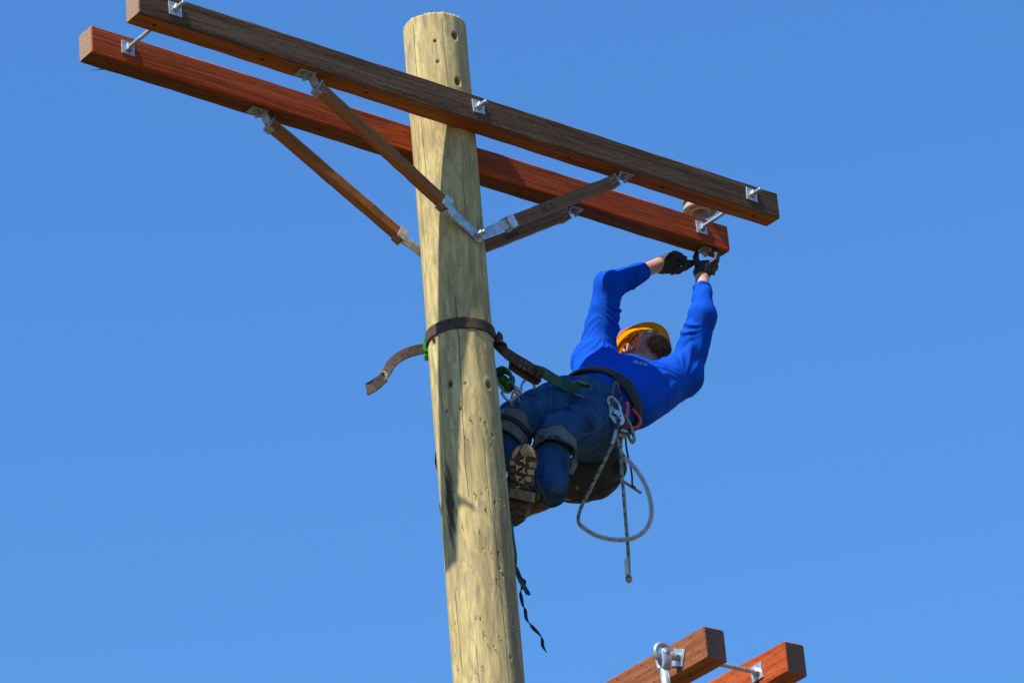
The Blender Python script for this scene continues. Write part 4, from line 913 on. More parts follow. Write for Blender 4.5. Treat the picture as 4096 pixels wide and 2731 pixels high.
gL = glove('glove', q([(2808, 1092, 0), (2812, 1076, 0)], yR + .01), q([(2814, 1080, 0), (2830, 1072, 0), (2848, 1066, .01)], yR + .01),
    [q([(2836, 1058, -.01), (2862, 1040, -.02), (2868, 1018, -.01), (2853, 1006, .0)], yR + .01), q([(2844, 1060, .005), (2866, 1038, .0), (2870, 1010, .005), (2855, 1002, .01)], yR + .012),
     q([(2850, 1066, .02), (2868, 1044, .02), (2872, 1018, .02), (2860, 1004, .022)], yR + .012), q([(2848, 1074, .03), (2864, 1056, .035), (2868, 1036, .035), (2860, 1018, .032)], yR + .012)],
    q([(2808, 1072, -.005), (2788, 1052, -.01), (2783, 1030, -.008), (2787, 1012, 0)], yR + .01), .027, 'black glove reaching under the crossarm end')
V, F = box_vf(at(2852, 1084, yR + .02), imdir(.3, 1), imdir(1, -.3), CF, .018, .012, .018, .008); obj('coated_patch', V, F, M['glove_palm'], gL, True)
V, F = box_vf(at(2700, 1088, yR + .012), imdir(1, .25), imdir(-.25, 1), CF, .022, .010, .016, .008); obj('coated_patch', V, F, M['glove_palm'], gR, True)

# --- body belt with rings
BW = J['waist'] - TU*.005; NB = 48; EL = unit(TL*.8 + PL*.2); EL = unit(EL - TU*(EL @ TU)); EF = np.cross(EL, TU); EF = EF if EF @ CF < 0 else -EF
def belt_pt(a, r=0, u=0): return BW + EL*math.cos(a)*(.174 + r) + EF*math.sin(a)*(.132 + r) + TU*u
V = []; F = []
for i in range(NB):
    a = 2*math.pi*i/NB; wv = .028 + .005*math.cos(a)**2
    for r, u in ((0, -wv), (.010, -wv+.003), (.012, 0), (.010, wv-.003), (0, wv), (-.012, 0)): V.append(belt_pt(a, r, u))
for i in range(NB):
    j = (i+1) % NB
    for k in range(6): l = (k+1) % 6; F.append((i*6+k, j*6+k, j*6+l, i*6+l))
belt = obj('climbing_belt', V, F, M['belt'], person, True)
for u in (-.020, -.015, .015, .020):
    mb = MB()
    for i in range(0, 120): 
        a = 2*math.pi*i/120; mb.add(*cyl_vf(belt_pt(a, .0125 - abs(u)*.06, u), belt_pt(a + .03, .0125 - abs(u)*.06, u), .0008, n=4))
    o = mb.build('stitching', M['seam'], belt); o['kind'] = 'stuff'

V = []; F = []; na, nu = 14, 5
for i in range(na+1):
    for j in range(nu+1): a = math.radians(8 + 66*i/na); sag = .018*math.sin(math.pi*i/na)*(j/nu); V.append(belt_pt(a, .010 + .006*math.sin(j*1.1), -.022 - .034*j/nu - sag*.6))
for i in range(na):
    for j in range(nu): F.append((i*(nu+1)+j, i*(nu+1)+j+1, (i+1)*(nu+1)+j+1, (i+1)*(nu+1)+j))
hp = obj('hip_pad', V, F, M['belt'], belt, True); hp.modifiers.new('t', 'SOLIDIFY').thickness = .006

# --- boots with climbing spurs
def boot(name, c, bt, bn, inner, ank, visible=True, label=None):
    """c = centre of the sole, bt = towards the toe, bn = out of the sole, inner = -1/+1 side of the pole"""
    bs = np.cross(bn, bt)
    if bs @ CR < 0: bs = -bs
    W_ = lambda u: np.interp(u, [-.160, -.150, -.120, -.07, -.03, .03, .08, .115, .140, .155, .160], [.006, .022, .037, .036, .033, .045, .053, .048, .034, .018, .005])
    C_off = lambda u: -.006*inner*np.clip(u/.1, -1, 1.3)
    g = Field(c - .28, c + .28, .004); pt = lambda u, v, h: c + bt*u + bs*v - bn*h
    g.cone(pt(.100, 0, .040), pt(.05, 0, .045), .040, .046, .02); g.cone(pt(.05, 0, .045), pt(-.06, 0, .065), .046, .044, .02)
    g.cone(pt(-.115, 0, .042), pt(-.05, 0, .05), .037, .038, .03); g.cone(pt(-.095, 0, .06), pt(-.08, 0, .13), .042, .048, .02)
    g.cone(pt(-.08, 0, .12), ank, .048, .055, .03); g.warp(lambda P: (.001*np.sin(P[..., 0]*160)*np.sin(P[..., 2]*140 + 1)).astype(np.float32)); g.cut_local(pt(0, 0, .018), bn, .27)
    V, F = g.mesh(); b = obj(name, relax(V, F, 2), F, M['boot'], person, True, label=label)
    us = np.linspace(-.160, .160, 41)
    def slab(nm, u0, u1, h0, h1, sc, mat, par):
        uu = [u for u in us if u0 <= u <= u1]; rim = [(u, W_(u)*sc + C_off(u)) for u in uu] + [(u, -W_(u)*sc + C_off(u)) for u in uu[::-1]]; n = len(rim)
        V = [pt(u, v, h0) for u, v in rim] + [pt(u, v, (h0+h1)/2) for u, v in [(a*1.004, b_*1.02) for a, b_ in rim]] + [pt(u, v, h1) for u, v in rim]; F = []
        for k in range(2):
            for i in range(n): j = (i+1) % n; F.append((k*n+i, k*n+j, (k+1)*n+j, (k+1)*n+i))
        F.append(tuple(range(n-1, -1, -1))); F.append(tuple(2*n+i for i in range(n)))
        bm = bmesh.new(); me = bpy.data.meshes.new('t'); me.from_pydata([list(map(float, v)) for v in V], [], F); bm.from_mesh(me); bmesh.ops.recalc_face_normals(bm, faces=bm.faces); bm.verts.index_update()
        V = [v.co[:] for v in bm.verts]; F = [[v.index for v in f.verts] for f in bm.faces]; bm.free(); return obj(nm, V, F, M[mat], par, False)
    s_ = slab('sole', -.160, .160, .002, .022, 1.04, 'sole_dark', b)
    if not visible: return b
    slab('heel_block', -.160, -.072, -.012, .003, 1.0, 'sole_dark', b)
    rj = np.random.default_rng(3)
    def lug(poly, mat, h=.0075):
        poly = np.array(poly, float); n = len(poly); cen = poly.mean(0); V = [pt(u, v, .0025) for u, v in poly] + [pt(u, v, -h*.8) for u, v in cen + (poly-cen)*.97] + [pt(u, v, -h) for u, v in cen + (poly-cen)*.86]; F = []
        for k in range(2):
            for i in range(n): j = (i+1) % n; F.append((k*n+i, k*n+j, (k+1)*n+j, (k+1)*n+i))
        F.append(tuple(2*n+i for i in range(n)))
        me = MB().add(V, F); return me.build('tread_lug', M[mat], s_, False)
    # toe plate, side lugs, three-armed centre studs
    e_ = lambda u: W_(u)*.97
    toe = [(.108, e_(.108)+C_off(.1)), (.13, e_(.13)+C_off(.1)), (.145, e_(.145)+C_off(.1)), (.155, .012+C_off(.1)), (.156, -.005+C_off(.1)), (.128, -.012), (.112, -.004), (.104, .010), (.112, .020), (.110, .030)]
    lug(toe, 'sole'); lug([(.150, -.012+C_off(.1)), (.142, -e_(.142)+C_off(.1)), (.118, -e_(.118)+C_off(.1)), (.098, -e_(.1)+C_off(.1)+.002), (.094, -.030), (.112, -.022), (.122, -.018)], 'sole')
    for u in (.080, .052, .024, -.004):
        lug([(u-.011, e_(u)+C_off(u)), (u+.011, e_(u)+C_off(u)), (u+.011, e_(u)-.022), (u+.004, e_(u)-.026), (u-.011, e_(u)-.020)], 'sole' if u > .02 else 'sole_dark')
        lug([(u-.010, -e_(u)+C_off(u)), (u+.010, -e_(u)+C_off(u)), (u+.008, -e_(u)+.020), (u-.004, -e_(u)+.027), (u-.011, -e_(u)+.018)], 'sole_dark' if u < .07 else 'sole')
    for (u, v, a) in ((.092, .006, .4), (.066, -.014, 1.3), (.052, .009, .2), (.026, -.010, 1.2), (.012, .010, .3), (-.012, -.008, 1.0)):
        P3 = []
        for k in range(3):
            an = a + k*2.094
            for da, rr in ((-.28, .0145), (.28, .0145), (1.047, .0048)): P3.append((u + rr*math.cos(an+da), v + rr*math.sin(an+da)))
        lug(P3, 'sole', .0068)
    for u in (-.085, -.108, -.132):
        for sg in (-1, 1):
            w_ = e_(u)*.9; P4 = [(u-.008, sg*w_), (u+.008, sg*w_), (u+.006, sg*.010), (u-.004, sg*.006), (u-.009, sg*.012)]
            V = [pt(a_, b_, -.011) for a_, b_ in P4] + [pt(a_, b_, -.0175) for a_, b_ in P4]; F = [(0, 1, 6, 5), (1, 2, 7, 6), (2, 3, 8, 7), (3, 4, 9, 8), (4, 0, 5, 9), (5, 6, 7, 8, 9)]; MB().add(V, F).build('heel_lug', M['sole_dark'], s_)
    return b
def spur(name, c, bt, bn, side, top, label):
    bs = np.cross(bn, bt); bs = bs if bs @ CR > 0 else -bs
    pt = lambda u, v, h: c + bt*u + bs*v - bn*h
    P = [pt(-.030, side*-.070, .06), pt(-.030, side*-.066, .03), pt(-.032, side*-.060, -.002), pt(-.034, side*-.040, -.011), pt(-.036, 0, -.012), pt(-.042, side*.044, -.011), pt(-.043, side*.056, -.002), pt(-.043, side*.060, .020), pt(-.043, side*.062, .045)]
    V, F = ribbon_vf(P, bt, .036, .0045, True, .004); sp = obj(name, V, F, M['old_steel'], person, False, label=label)
    V, F = ribbon_vf([pt(-.030, -side*.070, .055), lerp(pt(-.030, -side*.070, .055), top, .5), top], bt, .024, .006); obj('shank', V, F, M['old_steel'], sp, False)
    g0 = pt(-.02, -side*.074, .05); V, F = lathe_vf(g0, unit(-bs*side*.8 - bt*.75)*.05, [(0, .008), (.4, .007), (.8, .004), (1, .0006)], 10); obj('gaff', V, F, M['old_steel'], sp, True)
    return sp
BT = unit(CR*.10 + CU*.99 + CF*.06); BNn = -CF; BNn = unit(BNn - BT*(BNn @ BT)); cL = at(2078, 1938, .11)
boot('boot', cL, BT, BNn, -1, at(2158, 1990, .26), True, 'worn boot seen from below with tan lugged sole')
spL = spur('climbing_spur', cL, BT, BNn, 1, at(2120, 1800, .28), 'steel stirrup with worn yellow paint under the boot')
V, F = box_vf(cL + BT*-.043 + unit(np.cross(BNn, BT))*(1 if np.cross(BNn, BT) @ CR > 0 else -1)*.0555 + BNn*.006, unit(np.cross(BNn, BT)), BT, BNn, .0075, .0182, .0085, .003)
obj('yellow_paint_wear', V, F, M['strap_edge'], spL, False)
BT2 = unit(CR*-.05 + CU*.97 + CF*.1); cR_ = at(1806, 1928, .235); boot('boot', cR_, BT2, unit(-CF - BT2*(-CF @ BT2)), 1, at(1850, 2000, .33), False, 'boot mostly hidden behind the pole')
V, F = ribbon_vf([at(2150, 1915, .16), at(2158, 1945, .15), at(2176, 1980, .145), at(2196, 2012, .145)], CR, .013, .004, True, .004); obj('loose_strap', V, F, M['leather_strap'], spL, False)
V, F = ribbon_vf([at(2140, 2030, .20), at(2150, 1990, .155), at(2152, 1955, .155), at(2145, 1930, .19)], unit(CR+CU*.3), .020, .004, True, .005); obj('ankle_strap', V, F, M['leather_strap'], spL, False)
V, F, U = tube_vf([at(2143, 1985, .15), at(2150, 1975, .143), at(2156, 1988, .145), at(2148, 1999, .15)], .003, 8, True); obj('buckle', V, F, M['old_steel'], spL, True)

# --- shin pads of the spurs
def pad(name, kn, an, t0, t1, r0, r1, f, amax, label, mat='pad', amin=None):
    d = unit(an - kn); f = unit(f - d*(f @ d)); s = np.cross(d, f); s = s if s @ CR > 0 else -s; amin = -amax if amin is None else amin
    V = []; F = []; na, nt = 40, 9
    for layer, off in ((0, 0), (1, -.009)):
        for i in range(na+1):
            a = lerp(amin, amax, i/na)
            for j in range(nt+1):
                q_ = j/nt; r = lerp(r0, r1, q_**1.3) + off + .002*math.sin(a*5 + q_*3); w_ = 1 - .25*(abs(a)/abs(amax))**3*(1-q_)
                V.append(kn + d*(lerp(t0, t1, q_) + .012*math.cos(a*1.2)*(-1 if j == 0 else 0)) + (f*math.cos(a) + s*math.sin(a))*r)
    n1 = (na+1)*(nt+1); MI = []
    for i in range(na):
        for j in range(nt): a_ = i*(nt+1)+j; F.append((a_, a_+1, a_+nt+2, a_+nt+1)); MI.append(0); F.append((n1+a_, n1+a_+nt+1, n1+a_+nt+2, n1+a_+1)); MI.append(1)
    for i in range(na):
        for j in (0, nt): a_ = i*(nt+1)+j; F.append((a_, a_+nt+1, n1+a_+nt+1, n1+a_)); MI.append(0)
    for i in (0, na):
        for j in range(nt): a_ = i*(nt+1)+j; F.append((a_, a_+1, n1+a_+1, n1+a_)); MI.append(0)
    return obj(name, V, F, None, person, True, mats=[M[mat], M['pad_black']], midx=MI, label=label)
padL = pad('shin_pad', J['kneL'], hemL, .028, .108, .081, .092, -CF*.8 + CU*.5, 1.85, 'grey suede pad with dark lettering below the bent knee')
stick_text('BUCK', .034, .092, 2198, 1750, padL, (1, .02), padL, 'dark_ink', 'pad_lettering', .0008, .15)
padR = pad('shin_pad', J['kneR'], J['ankR'], .03, .145, .080, .092, -CF*.8 + CU*.5, 2.0, 'grey pad beside the pole, partly sunlit')
for a_, t_ in ((padR, (-1.4, .6)),):
    kn, an = J['kneR'], J['ankR']; d = unit(an-kn); f = -CF*.8 + CU*.5; f = unit(f - d*(f @ d)); s = np.cross(d, f); s = s if s @ CR > 0 else -s
    V, F = ribbon_vf([kn + d*.085 + (f*math.cos(a) + s*math.sin(a))*.0905 for a in np.linspace(-1.7, 1.7, 14)], d, .022, .004); obj('pad_strap', V, F, M['pad_black'], padR, False)
V, F = ribbon_vf([at(2294, 1835, .28), at(2300, 1850, .29), at(2292, 1875, .29), at(2280, 1895, .28)], CR, .020, .004); obj('pad_strap', V, F, M['pad'], padL, False)

# ================================================================== GEAR ON AND ROUND THE POLE
zs_ = float(on_pole(1840, 1293)[2]); rp = .1256 - .00243*(zs_-Z0) + .0035
strap = thing('positioning_strap', 'brown belt wrapped round the pole, continuing as green webbing to the lineman', 'strap', (0, 0, zs_))
def ringp(a, r=0, dz=0): return np.array([(rp+r)*math.cos(a), (rp+r)*math.sin(a), zs_ + dz])
pts = [ringp(a) for a in np.linspace(-math.pi*1.55, -.10, 40)]       # behind the pole, left side, front, to the right side
wd = [ZZ]*len(pts)
ext = [(ringp(.12, .006, -.010), ZZ), (at(2012, 1400, .03), unit(ZZ + CR*.2)), (at(2060, 1436, .12), unit(ZZ + CR*.3)), (at(2105, 1462, .21), unit(ZZ+CR*.35)), (at(2140, 1486, .27), unit(ZZ + CR*.35))]
pts += [e[0] for e in ext]; wd += [e[1] for e in ext]
V, F = ribbon_vf(pts, wd, .046, .0055, True, .008); obj('brown_belt', V, F, M['leather_strap'], strap, False)
V, F = ribbon_vf([at(2146, 1488, .262), at(2158, 1494, .268), at(2160, 1512, .275), at(2140, 1512, .285), at(2100, 1490, .25), at(2040, 1450, .13)], unit(ZZ+CR*.3), .052, .006, True, .006); obj('folded_belt_end', V, F, M['leather_strap'], strap, False)
V, F = ribbon_vf([at(1988, 1345, -.02), at(2002, 1356, -.01), at(2008, 1375, .0), at(1998, 1400, .01)], unit(ZZ*.9 - CR*.2), .055, .007, True, .005); obj('wear_keeper', V, F, M['leather_strap'], strap, False)
V, F = ribbon_vf([at(2130, 1478, .26), at(2175, 1492, .33), at(2230, 1525, .42), at(2285, 1552, .50), at(2335, 1568, .545)], [unit(ZZ+CR*.35), unit(ZZ+CR*.4), unit(ZZ+CR*.3 - CF*.2), unit(ZZ*.9+CR*.5 - CF*.3), unit(ZZ*.6+CR*.5-CF*.5)], .044, .005, True, .006); gw = obj('green_webbing', V, F, M['green_web'], strap, False)
for (px, py, y) in ((2047, 1430, .078), (2085, 1439, .145), (2103, 1451, .178), (2078, 1464, .142), (2096, 1475, .175)):
    d_ = unit(-CF); c = at(px, py, y); c = c + d_*.008
    V, F = lathe_vf(c - d_*.003, d_*.004, [(0, .0062), (1, .0062), (1.2, .005), (.9, .003), (.9, .0002)], 16); obj('rivet', V, F, M['old_steel'], strap, True)
# snap hook joining green webbing to the belt ring
V, F, U = tube_vf([at(2289+0, 1552, .52), at(2292, 1572, .50), at(2312, 1582, .49), at(2340, 1592, .495), at(2364, 1600, .51), at(2368, 1585, .52), at(2366, 1555, .53), at(2352, 1535, .53), at(2322, 1526, .525), at(2302, 1527, .52), at(2291, 1538, .52)], .0052, 10, True); V2 = V
sh = obj('snap_hook', V, F, M['old_steel'], strap, True)
V, F = cyl_vf(at(2310, 1528, .515), at(2350, 1536, .52), .0095, .0085, 12); obj('lock_barrel', V, F, M['old_steel'], sh, True)
# tail on the left with green buckle
V, F = box_vf(W3(-.150, .035, 0)*[1, 1, 0] + np.array([0, 0, zs_ - .030]), np.array([1., 0, 0]), np.array([0, 1., 0]), ZZ, .018, .030, .030, .004)
tl = thing('strap_tail', 'curling brown strap end hanging left of the pole from a bright green buckle', 'strap', at(1690, 1393, .03))
c_ = at(1706, 1392, .035); V, F = box_vf(c_, unit(CR + CF*.2), unit(np.cross(ZZ, CR)), ZZ, .012, .028, .0285, .003); obj('green_buckle', V, F, M['green_metal'], tl, False)
V, F = box_vf(c_ - ZZ*.038, unit(CR + CF*.2), unit(np.cross(ZZ, CR)), ZZ, .011, .020, .008, .003); obj('buckle_lip', V, F, M['green_metal'], tl, False)
tp = [(1712, 1391, .035), (1690, 1395, .03), (1655, 1403, .02), (1610, 1420, .005), (1570, 1450, -.005), (1545, 1490, -.01), (1527, 1515, -.012), (1502, 1530, .006), (1480, 1546, .012), (1472, 1553, .006), (1469, 1557, -.008), (1470, 1559, -.026), (1477, 1558, -.042), (1502, 1542, -.052), (1536, 1508, -.044)]
tw = [ZZ, ZZ, unit(ZZ - CR*.05), unit(ZZ - CR*.15 + CF*.1), unit(ZZ - CR*.3 + CF*.3), unit(ZZ - CR*.4 + CF*.5), unit(ZZ - CR*.35 + CF*.5), unit(ZZ - CR*.2 + CF*.3), unit(ZZ + CF*.1), ZZ, ZZ, ZZ, ZZ, unit(ZZ - CR*.1), unit(ZZ - CR*.2)]
V, F = ribbon_vf([at(*p) for p in tp], tw, lambda q_: .042 - .002*q_, .0045, True, .005); obj('strap_loop', V, F, M['leather_strap'], tl, False)
cr_ = [at(1528, 1487, -.042), at(1541, 1490, -.045), at(1543, 1510, -.046), at(1540, 1527, -.04), at(1534, 1528, -.01), at(1528, 1500, .0)]
V, F, U = tube_vf(cr_, .0028, 8, True); obj('cord_lashing', V, F, M['strap_edge'], tl, True)
V, F, U = tube_vf([p + CR*.006 for p in cr_], .0022, 8, True); obj('cord_lashing', V, F, M['strap_edge'], tl, True)

# --- adjuster at the right of the pole
ad = thing('strap_adjuster', 'green webbing adjuster with cam buckle, emerging from behind the right side of the pole', 'adjuster', at(2030, 1545, .10))
V, F = ribbon_vf([at(1960, 1480, .13), at(1990, 1525, .13), at(2020, 1555, .12)], unit(ZZ - CR*.6), .034, .005); obj('webbing', V, F, M['strap_edge'], ad, False)
V, F = ribbon_vf([at(1975, 1500, .14), at(1995, 1488, .10), at(2015, 1480, .09), at(2036, 1492, .08), at(2046, 1510, .09), at(2040, 1530, .10), at(2015, 1535, .115)], unit(ZZ*.6 - CF*.7 - CR*.2), .040, .006, True, .005); obj('webbing_loop', V, F, M['green_web'], ad, False)
g = Field(at(2035, 1540, .10) - .09, at(2035, 1540, .10) + .09, .003); g.cone(at(2012, 1522, .10), at(2032, 1550, .095), .022, .018, .01); g.cone(at(2036, 1536, .09), at(2044, 1546, .09), .020, .016, .01)
V, F = g.mesh(); obj('cam_buckle', relax(V, F, 1), F, M['green_shaded'], ad, True)
V, F = cyl_vf(at(2040, 1548, .075), at(2052, 1540, .075), .013, .011, 16); obj('buckle_wheel', V, F, M['black'], ad, True)
V, F, U = tube_vf([at(2044, 1563, .10), at(2032, 1541+28, .10), at(2008, 1566, .10), at(2010, 1578, .10), at(2030, 1600, .11), at(2045, 1601, .12), at(2060, 1590, .125), at(2078, 1570, .12), at(2080, 1560, .115), at(2064, 1549, .11), at(2050, 1545, .105)], .0050, 10, True); obj('carabiner', V, F, M['galv_dull'], ad, True)
V, F = cyl_vf(at(2052, 1548, .108), at(2078, 1562, .116), .0095, .008, 14); obj('locking_sleeve', V, F, M['galv_dull'], ad, True)
def belt_child(nm, V, F, mat, smooth=True): return obj(nm, V, F, M[mat], belt, smooth)
V, F, U = tube_vf([at(2050, 1622, .20), at(2047, 1600, .15), at(2049, 1578, .13), at(2058, 1566, .13), at(2067, 1575, .15), at(2073, 1595, .22), at(2078, 1615, .3)], .0052, 10, False); belt_child('ring_link', V, F, 'galv')
V, F, U = tube_vf([at(2090, 1588, .36), at(2084, 1570, .34), at(2086, 1540, .34), at(2098, 1521, .35), at(2113, 1516, .36), at(2128, 1524, .37), at(2137, 1545, .38), at(2138, 1575, .42)], .0058, 10, False); belt_child('dee_ring', V, F, 'galv')
# rings at the left hip of the lineman
V, F, U = tube_vf([at(2449, 1606, .53), at(2449, 1580, .52), at(2456, 1545, .505), at(2463, 1527, .50), at(2470, 1540, .505), at(2476, 1565, .53), at(2484, 1585, .56), at(2480, 1600, .56), at(2472, 1608, .55)], .0050, 10, True); belt_child('dee_ring', V, F, 'old_steel')
V, F, U = tube_vf([at(2352, 1574, .52), at(2358, 1590, .50), at(2380, 1606, .50), at(2405, 1620, .53), at(2412, 1628, .56), at(2395, 1600, .56), at(2372, 1576, .55)], .0045, 10, True); belt_child('dee_ring', V, F, 'old_steel')

# --- lanyard: rope in a hose, snap hook, rope grab
YL = .50
la = thing('rope_lanyard', 'white and green flecked rope hanging in a big loop inside clear hose', 'rope', at(2470, 1700, YL))
z7 = lambda l, y=YL: [at(2200 + a/2.412, 1700 + b/2.412, y) for a, b in l]
def rope(nm, P, r, mat='rope', par=None, n=12):
    V, F, U = tube_vf(P, r, n, False, True, .008); return obj(nm, V, F, M[mat], par or la, True, uv=U)
rope('rope', z7([(655, 5), (645, 40), (612, 165), (575, 245), (540, 320), (480, 440), (420, 560), (370, 660), (320, 750), (287, 830), (274, 885), (276, 935), (300, 970), (360, 1015), (440, 1060), (540, 1090), (640, 1105), (740, 1102), (830, 1077), (910, 1020), (962, 935), (980, 840), (970, 730), (935, 610), (880, 500), (800, 390), (720, 305), (685, 250), (660, 160), (650, 100)]), .0070)
ho = rope('clear_hose', z7([(292, 965), (360, 1015), (440, 1060), (540, 1090), (640, 1105), (740, 1102), (830, 1077), (910, 1020), (962, 935), (980, 840), (970, 730), (935, 610), (880, 500), (800, 390), (716, 312)]), .0104, 'hose')
rope('heat_shrink', z7([(640, 50), (628, 100), (612, 150), (600, 185)]), .0085, 'white_sleeve')
rope('tail_rope', z7([(690, 100), (682, 180), (682, 280), (690, 400), (698, 520), (712, 680), (728, 880), (745, 1080), (757, 1270), (762, 1440)], YL + .03), .0070)
rope('tail_end_knot', z7([(758, 1440), (760, 1470), (762, 1500), (764, 1515)], YL + .03), lambda q_: .006 + .0075*math.sin(math.pi*min(1, q_*1.02))**.6, 'rope')
V, F = ribbon_vf(z7([(738, 1290), (740, 1340), (744, 1400), (748, 1440)], YL + .018), CR, .017, .004); obj('tail_label', V, F, M['white_sleeve'], la, False)
z3 = lambda l, y=YL: [at(2250 + a/4.9, 1480 + b/4.9, y) for a, b in l]
rope('short_loop', z3([(1215, 890), (1260, 960), (1310, 1040), (1360, 1160), (1395, 1290), (1405, 1370), (1375, 1420), (1335, 1385), (1300, 1300), (1270, 1230)], YL + .02), .0066)
def slab_poly(P, n_, th, mat, nm, par, sm=False):
    P = [np.asarray(p) for p in P]; n = len(P); c = np.mean(P, 0); V = [c + (p-c)*.96 - n_*th/2 for p in P] + [p - n_*th*.3 for p in P] + [p + n_*th*.3 for p in P] + [c + (p-c)*.96 + n_*th/2 for p in P]; F = []
    for k in range(3):
        for i in range(n): j = (i+1) % n; F.append((k*n+i, k*n+j, (k+1)*n+j, (k+1)*n+i))
    F.append(tuple(range(n-1, -1, -1))); F.append(tuple(3*n+i for i in range(n)))
    bm = bmesh.new(); me = bpy.data.meshes.new('t'); me.from_pydata([list(map(float, v)) for v in V], [], F); bm.from_mesh(me); bmesh.ops.recalc_face_normals(bm, faces=bm.faces); bmesh.ops.triangulate(bm, faces=[f for f in bm.faces if len(f.verts) > 4]); bm.verts.index_update()
    V = [v.co[:] for v in bm.verts]; F = [[v.index for v in f.verts] for f in bm.faces]; bm.free(); return obj(nm, V, F, M[mat], par, sm)
yh = YL - .02; hook = thing('snap_hook', 'forged double-locking steel snap hook hanging from the hip ring, holding the rope', 'snap hook', at(2463, 1640, yh))
V, F, U = tube_vf(z3([(930, 700), (895, 620), (900, 560), (945, 530), (1000, 550), (1060, 610), (1110, 680), (1135, 760)], yh), lambda q_: .0062, 12); obj('hook_nose', V, F, M['galv_dull'], hook, True)
slab_poly(z3([(905, 620), (985, 700), (1030, 790), (960, 830), (960, 870), (1040, 930), (1060, 1010), (1050, 1060), (985, 1000), (915, 900)], yh), CF, .010, 'galv_dull', 'hook_body', hook)
slab_poly(z3([(980, 770), (1050, 770), (1120, 800), (1110, 720), (1140, 700), (1165, 800), (1200, 900), (1222, 985), (1200, 1050), (1160, 1085), (1120, 1060), (1150, 980), (1110, 920), (1040, 860), (990, 830)], yh - .008), CF, .008, 'galv', 'gate', hook)
V, F, U = tube_vf(z3([(1040, 1020), (1030, 960), (1070, 935), (1130, 960), (1160, 1020), (1140, 1075), (1100, 1090)], yh), .0045, 10); obj('rope_eye', V, F, M['galv_dull'], hook, True)
for a, b in ((948, 685), (1008, 802), (1135, 890), (1070, 915)):
    c = z3([(a, b)], yh - .012)[0]; V, F = lathe_vf(c + CF*.002, -CF*.004, [(0, .0042), (.7, .0040), (1, .002)], 12); obj('rivet', V, F, M['old_steel'], hook, True)
grab = thing('rope_grab', 'dark teal rope grab block with white lettering below the snap hook', 'rope grab', z3([(1210, 1220)], YL)[0])
gb = slab_poly(z3([(1110, 1180), (1180, 1075), (1230, 1070), (1340, 1255), (1330, 1275), (1200, 1230), (1120, 1215)], YL - .005), CF, .030, 'label', 'label_panel', grab)
slab_poly(z3([(1100, 1215), (1200, 1235), (1335, 1278), (1215, 1345), (1150, 1320), (1095, 1285)], YL), CF, .026, 'strap_edge', 'brass_base', grab)
bpy.context.view_layer.update(); stick_text('BUCK', .013, .025, 2250 + 1215/4.9, 1480 + 1190/4.9, gb, (1, -.42), gb, 'white_ink', 'lettering', .0006, .1, .0002, .0004)
red = thing('red_carabiner', 'red enamelled gear carabiner clipped at the back of the belt', 'carabiner', z3([(1400, 950)], .56)[0])
V, F, U = tube_vf(z3([(1375, 755), (1420, 815), (1490, 900), (1532, 970), (1522, 1040), (1480, 1095), (1420, 1118), (1360, 1120), (1290, 1110), (1245, 1040), (1255, 960)], .55), .0050, 10); obj('curved_gate', V, F, M['red'], red, True)
V, F = ribbon_vf(z3([(1255, 640), (1285, 690), (1280, 800), (1262, 920), (1250, 1000)], .545), CR, .013, .009, True, .006); obj('flat_spine', V, F, M['red'], red, False)
# --- tool bag behind the hip with its toggle
yb = .80; bagb = thing('tool_bag', 'dark olive canvas ditty bag hanging behind the hip under the seat of the jeans', 'bag', at(2390, 1880, yb))
g = Field(at(2360, 1880, yb) - .30, at(2360, 1880, yb) + .30, .006); bp = lambda x, y, d=0: at(1950 + x/2.24, 1450 + y/2.24, yb + d)
g.cone(bp(760, 1090), bp(960, 1050), .058, .075, .04); g.cone(bp(960, 1040), bp(1085, 960), .075, .062, .04); g.cone(bp(1060, 860), bp(1090, 960), .060, .055, .04); g.cone(bp(800, 1040), bp(960, 900), .07, .09, .05); g.cone(bp(720, 1160), bp(820, 1160), .030, .035, .05)
g.cone(bp(1000, 880), bp(1080, 900), .08, .06, .04)
g.warp(lambda P: (.005*np.sin(P[..., 0]*34 + 2*np.sin(P[..., 2]*20))*np.sin(P[..., 2]*30)).astype(np.float32)); V, F = g.mesh(); bo_ = obj('canvas_body', relax(V, F, 2), F, M['bag'], bagb, True)
V, F, U = tube_vf([bp(636, 1195, -.03), bp(690, 1226, -.045), bp(780, 1232, -.05), bp(880, 1215, -.05), bp(1000, 1170, -.05), bp(1120, 1110, -.05), bp(1200, 1055, -.04)], .0035, 8); obj('piping', V, F, M['cord'], bagb, True)
V, F = lathe_vf(bp(805, 1120, -.075), -CF*.003, [(0, .007), (1, .0068), (1.2, .004), (.3, .003)], 16, False); obj('eyelet', V, F, M['strap_edge'], bagb, True)
V, F = ribbon_vf([bp(1135, 800, -.06), bp(1150, 860, -.07), bp(1165, 940, -.075), bp(1165, 1000, -.07)], CR, .026, .003); obj('side_patch', V, F, M['belt'], bagb, False)
tg = thing('drawstring_toggle', 'wooden toggle on a black drawcord dangling beside the olive bag', 'toggle', bp(1290, 1110, -.1))
V, F = cyl_vf(bp(1212, 1060, -.1), bp(1378, 1168, -.1), .0058, .0058, 12, rings=[(0, .003), (.02, .0056), (.98, .006), (1, .003)]); obj('stick', V, F, M['strap_edge'], tg, True)
V, F, U = tube_vf([bp(1238, 680, -.12), bp(1245, 760, -.12), bp(1262, 850, -.12), bp(1285, 950, -.11), bp(1296, 1030, -.11), bp(1298, 1095, -.11), bp(1325, 1118, -.11)], .0038, 8); obj('drawcord', V, F, M['cord'], tg, True)
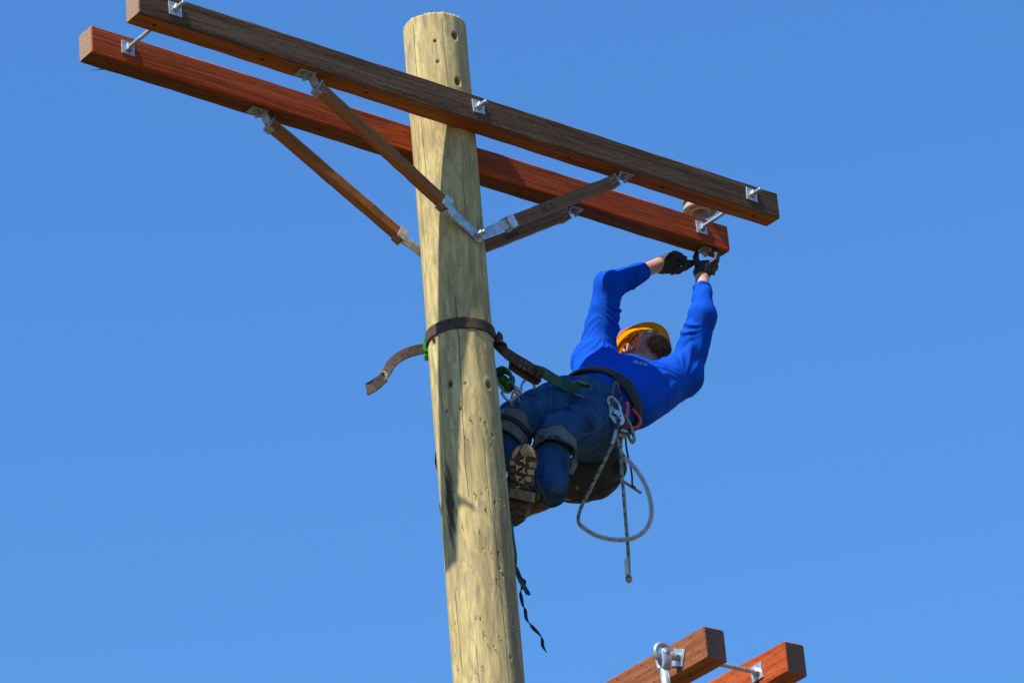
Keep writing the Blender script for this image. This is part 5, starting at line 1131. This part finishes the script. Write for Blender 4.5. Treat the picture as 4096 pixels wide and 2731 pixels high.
# --- strap ends dangling below the boot at the right edge of the pole
dz8 = lambda x, y, d: at(1700 + x/1.887, 1900 + y/1.887, d)
gs_ = thing('dangling_strap', 'short green webbing strap end dangling below the boot at the pole edge', 'strap', dz8(690, 700, .08))
V, F = ribbon_vf([at(2062, 2010, .24), at(2050, 2060, .20), dz8(655, 380, .14), dz8(668, 480, .11), dz8(684, 600, .10), dz8(686, 690, .09), dz8(706, 760, .08), dz8(735, 820, .07), dz8(765, 870, .07), dz8(780, 895, .07)], [unit(CF+CR*.3), unit(CF+CR*.3), unit(CF+CR*.3), unit(CF+CR*.2), unit(CF+CR*.4), unit(CF+CR*.3), unit(CR+CF*.5), unit(CR), unit(CR+CU*.3), unit(CR+CU*.3)], .017, .004); obj('green_strap', V, F, M['green_web'], gs_, False)
V, F, U = tube_vf([dz8(776, 878, .07), dz8(782, 892, .07), dz8(787, 902, .07)], .0052, 8); obj('sealed_tip', V, F, M['black'], gs_, True)
bs_ = thing('dangling_lace', 'thin twisted black lace trailing below the green strap end', 'lace', dz8(760, 1000, .08))
pp = [dz8(690, 700, .09), dz8(720, 760, .08), dz8(752, 805, .075), dz8(735, 840, .08), dz8(720, 880, .08), dz8(728, 930, .08), dz8(740, 985, .08), dz8(756, 1020, .08), dz8(765, 1080, .08), dz8(790, 1120, .08), dz8(830, 1165, .08), dz8(868, 1205, .08), dz8(885, 1245, .08), dz8(888, 1285, .08), dz8(914, 1333, .08)]
wdv = [unit(CR*math.cos(k*1.25) + CF*math.sin(k*1.25)) for k in range(len(pp))]
V, F = ribbon_vf(pp, wdv, .013, .0025, True, .005); obj('lace', V, F, M['cord'], bs_, False)
# slivers and a wisp of wire under the upper arms
sv = thing('wood_sliver', 'thin dark wood sliver sticking out under the left end of the far crossarm', 'splinter', A_*-1.5 + N_*(G+WA) + W3(0, 0, 0))
V, F = cyl_vf(at(385, 276, -.9), at(335, 278, -.9), .0022, .0006, 5); 
p0 = A_*-1.46 + N_*(G+WA-.004) + W3(0, 0, .001); V, F = cyl_vf(p0, p0 + CR*-.055 + CU*-.004, .0022, .0005, 5); obj('sliver', V, F, M['cord'], sv, False)
